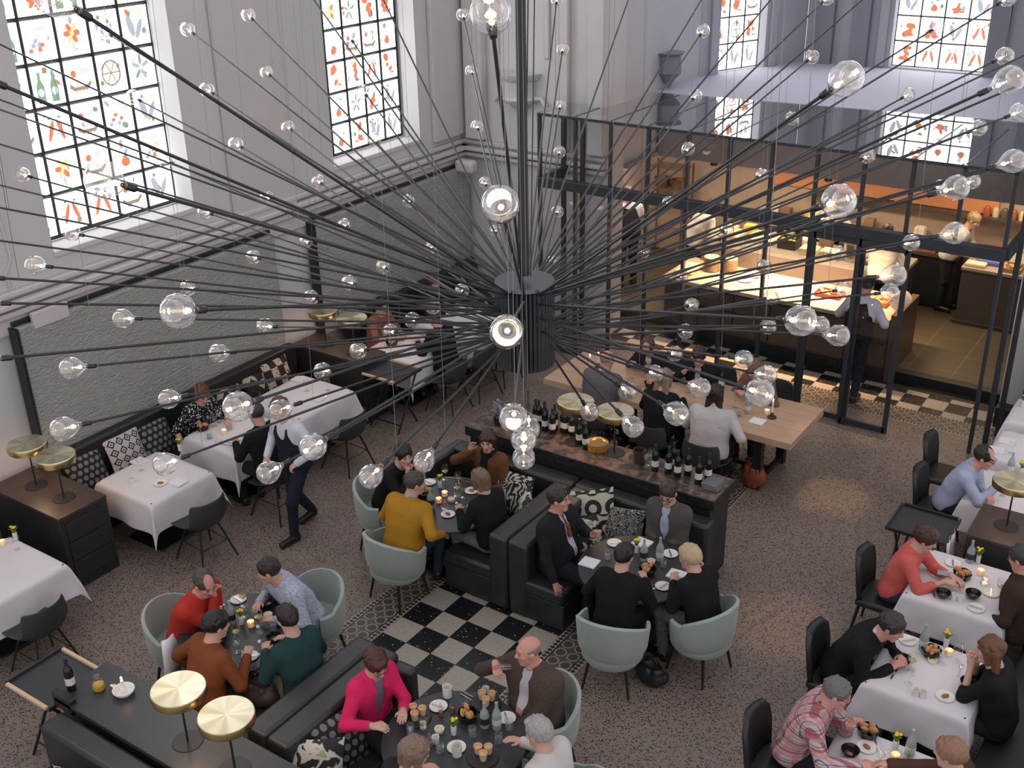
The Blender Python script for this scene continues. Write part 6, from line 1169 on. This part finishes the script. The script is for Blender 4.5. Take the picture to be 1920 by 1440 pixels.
# handbags
def bag(px, py, z, s_, m, lb, w=.16, hh=.26, strap=True):
    p = at(px, py, z); t = thing('handbag', lb, 'bag', (p[0], p[1], z)); rnd = random.Random(len(lb)); P = [('e', np.array([0, 0, hh*.42*s_]), None, (w*s_, w*.62*s_, hh*.44*s_), .03)]
    for i in range(10): a = rnd.uniform(0, 6.28); P.append(('c', np.array([w*.55*cos(a), w*.35*sin(a), .04])*s_, np.array([w*.6*cos(a+.3), w*.38*sin(a+.3), hh*.75])*s_, .035*s_, .03*s_, .02))
    P.append(('xe', np.array([0, 0, hh*.95*s_]), None, (w*.55*s_, w*.25*s_, hh*.22*s_), .02)); P.append(('xp', np.array([0, 0, .005]), np.array([0, 0, -1.])))
    sobj('bag_body', P, .009, [m], t)
    if strap: obj('bag_strap', MB().tube([(-w*.7*s_, 0, hh*.7*s_), (-w*.5*s_, .03, hh*1.05*s_), (w*.1*s_, .05, hh*1.15*s_), (w*.7*s_, .02, hh*.7*s_)], .011, 8), m, t)
    return t
bag(1412, 912, 0, 1.05, solid('rust_leather', (.26, .065, .025), .5, var=.3, vs=12), 'rust orange leather bag on the floor beside the oak table leg', .15, .32)
bag(1222, 1278, 0, 1., M_leath2, 'black handbag on the floor between the two front mint chairs', .17, .22)
bag(492, 1315, .452, 1., solid('taupe_leather', (.065, .045, .035), .55, var=.3), 'brown taupe handbag on the banquette between the rust and teal sweaters', .19, .24)
bag(957, 935, .452, .8, solid('tan_leather', (.34, .12, .05), .5, var=.2), 'tan leather handbag on the banquette beside the zebra cushion', .13, .26)
p = at(955, 935, .6)
tag(obj('smartphone', MB().obox((0, 0, 0), .2, .14, .07, .009), solid('phone_blue', (.25, .35, .45), .2), loc=(-1.66, 9.33, .86), bevel=.003), 'smartphone in the hands of the woman in coral', 'phone')
g_ = tag(obj('drinking_glass', L_([(0, 0), (.024, 0), (.03, .11), (.028, .11), (.022, .01), (0, .01)], 18), M_wg, loc=(-4.10, 5.78, 1.14)), 'glass tilted in the hand of the bald man in tweed', 'glass'); g_.rotation_euler = (1.0, -.6, 0)
# linen towel over the tray stand
V = [(x, y, z) for z, dx in ((.80, 0), (.70, .01), (.5, .03), (.32, .02)) for x, y in [(-1.80+dx+.015*sin(i*1.7), 9.93+.05*i) for i in range(8)]]
tag(obj('linen_towel', mesh_of('linen_towel', V, [(j*8+i, j*8+i+1, (j+1)*8+i+1, (j+1)*8+i) for j in range(3) for i in range(7)], [M_napkin], smooth=180), M_napkin, solid_=.004), 'white linen towel hanging from the folding stand behind the coral blouse', 'towel')
V = [(-7.17+.02*sin(i)+dx, 4.80+.04*i+dy, z) for z, dx, dy in ((.72, .0, 0), (.64, .06, -.05), (.48, .10, -.09), (.34, .10, -.13)) for i in range(6)]
tag(obj('shawl', mesh_of('shawl', V, [(j*6+i, j*6+i+1, (j+1)*6+i+1, (j+1)*6+i) for j in range(3) for i in range(5)], [M_napkin], smooth=180), solid('cream_wool', (.55, .48, .42), .9), solid_=.02), 'cream scarf draped down beside the man in the red sweater', 'scarf')
# ---------------------------------------------------------------- light
w = bpy.data.worlds.new('world'); sc.world = w; w.use_nodes = True
bgd = w.node_tree.nodes['Background']; bgd.inputs[0].default_value = (.93, .92, .98, 1); bgd.inputs[1].default_value = .98
def area(name, loc, tgt, sx, sy, e, col, spread=180):
    l = bpy.data.lights.new(name, 'AREA'); l.shape = 'RECTANGLE'; l.size = sx; l.size_y = sy; l.energy = e; l.color = col; l.spread = R(spread)
    o = bpy.data.objects.new(name, l); COL.objects.link(o); o.location = loc; o.rotation_euler = (Vector(tgt)-Vector(loc)).to_track_quat('-Z', 'Y').to_euler(); return o
def spot(name, loc, tgt, e, col, ang, blend=.6, rad=.03):
    l = bpy.data.lights.new(name, 'SPOT'); l.energy = e; l.color = col; l.spot_size = R(ang); l.spot_blend = blend; l.shadow_soft_size = rad
    o = bpy.data.objects.new(name, l); COL.objects.link(o); o.location = loc; o.rotation_euler = (Vector(tgt)-Vector(loc)).to_track_quat('-Z', 'Y').to_euler(); return o
def point(name, loc, e, col=(1, .6, .32), rad=.03):
    l = bpy.data.lights.new(name, 'POINT'); l.energy = e; l.color = col; l.shadow_soft_size = rad
    o = bpy.data.objects.new(name, l); COL.objects.link(o); o.location = loc; return o
area('pass_heat_light', (-5.6, 15.45, 2.5), (-5.6, 15.5, .9), 2.6, .08, 170, (1, .62, .32), 85)
area('kitchen_light', (-6.0, 16.8, 2.55), (-6.0, 16.9, 0), 3.4, .3, 85, (1, .74, .48), 150)
area('kitchen_light', (-3.2, 17.4, 2.55), (-3.2, 17.4, 0), 1.2, .3, 30, (1, .74, .48), 150)
area('kitchen_light', (-8.8, 16.4, 2.55), (-8.8, 16.4, 0), .8, .8, 45, (1, .78, .6), 170)  # added fill with no fixture, brightens the dark left wall
spot('floor_pool_light', (-4.2, 11.3, 7.5), (-3.45, 11.5, 0), 900, (1, .62, .36), 9, .9)
spot('floor_pool_light', (-3.6, 8.6, 7.5), (-3.05, 8.9, 0), 600, (1, .62, .36), 11, .9)
spot('floor_pool_light', (-4.2, 13.6, 7.5), (-3.6, 13.3, 0), 500, (1, .66, .4), 8, .9)
for x, y, z, _ in LP: point('brass_lamp_light', (x, y, z+.40), 1.3, (1, .62, .36), .08)
for x, y in ((-9.5, 6.7), (-9.6, 7.95), (-9.58, 9.0), (-1.48, 9.45), (-1.38, 8.0), (-1.35, 6.7), (-1.48, 11.35), (-9.4, 11.0), (-1.5, 12.4)): spot('table_spot', (x, y, 6.5), (x, y, .75), 130, (1, .72, .5), 8, 1.)
vs = sc.view_settings; sc.display_settings.display_device = 'sRGB'
vs.view_transform = 'Standard'; vs.look = 'None'; vs.exposure = 0.; vs.gamma = 1; vs.use_curve_mapping = False
cy = sc.cycles; cy.max_bounces = 9; cy.transparent_max_bounces = 24; cy.glossy_bounces = 4; cy.diffuse_bounces = 4; cy.transmission_bounces = 6
cy.sample_clamp_indirect = 4; cy.sample_clamp_direct = 30; cy.caustics_reflective = False; cy.caustics_refractive = False; cy.use_denoising = True
bpy.context.view_layer.update()
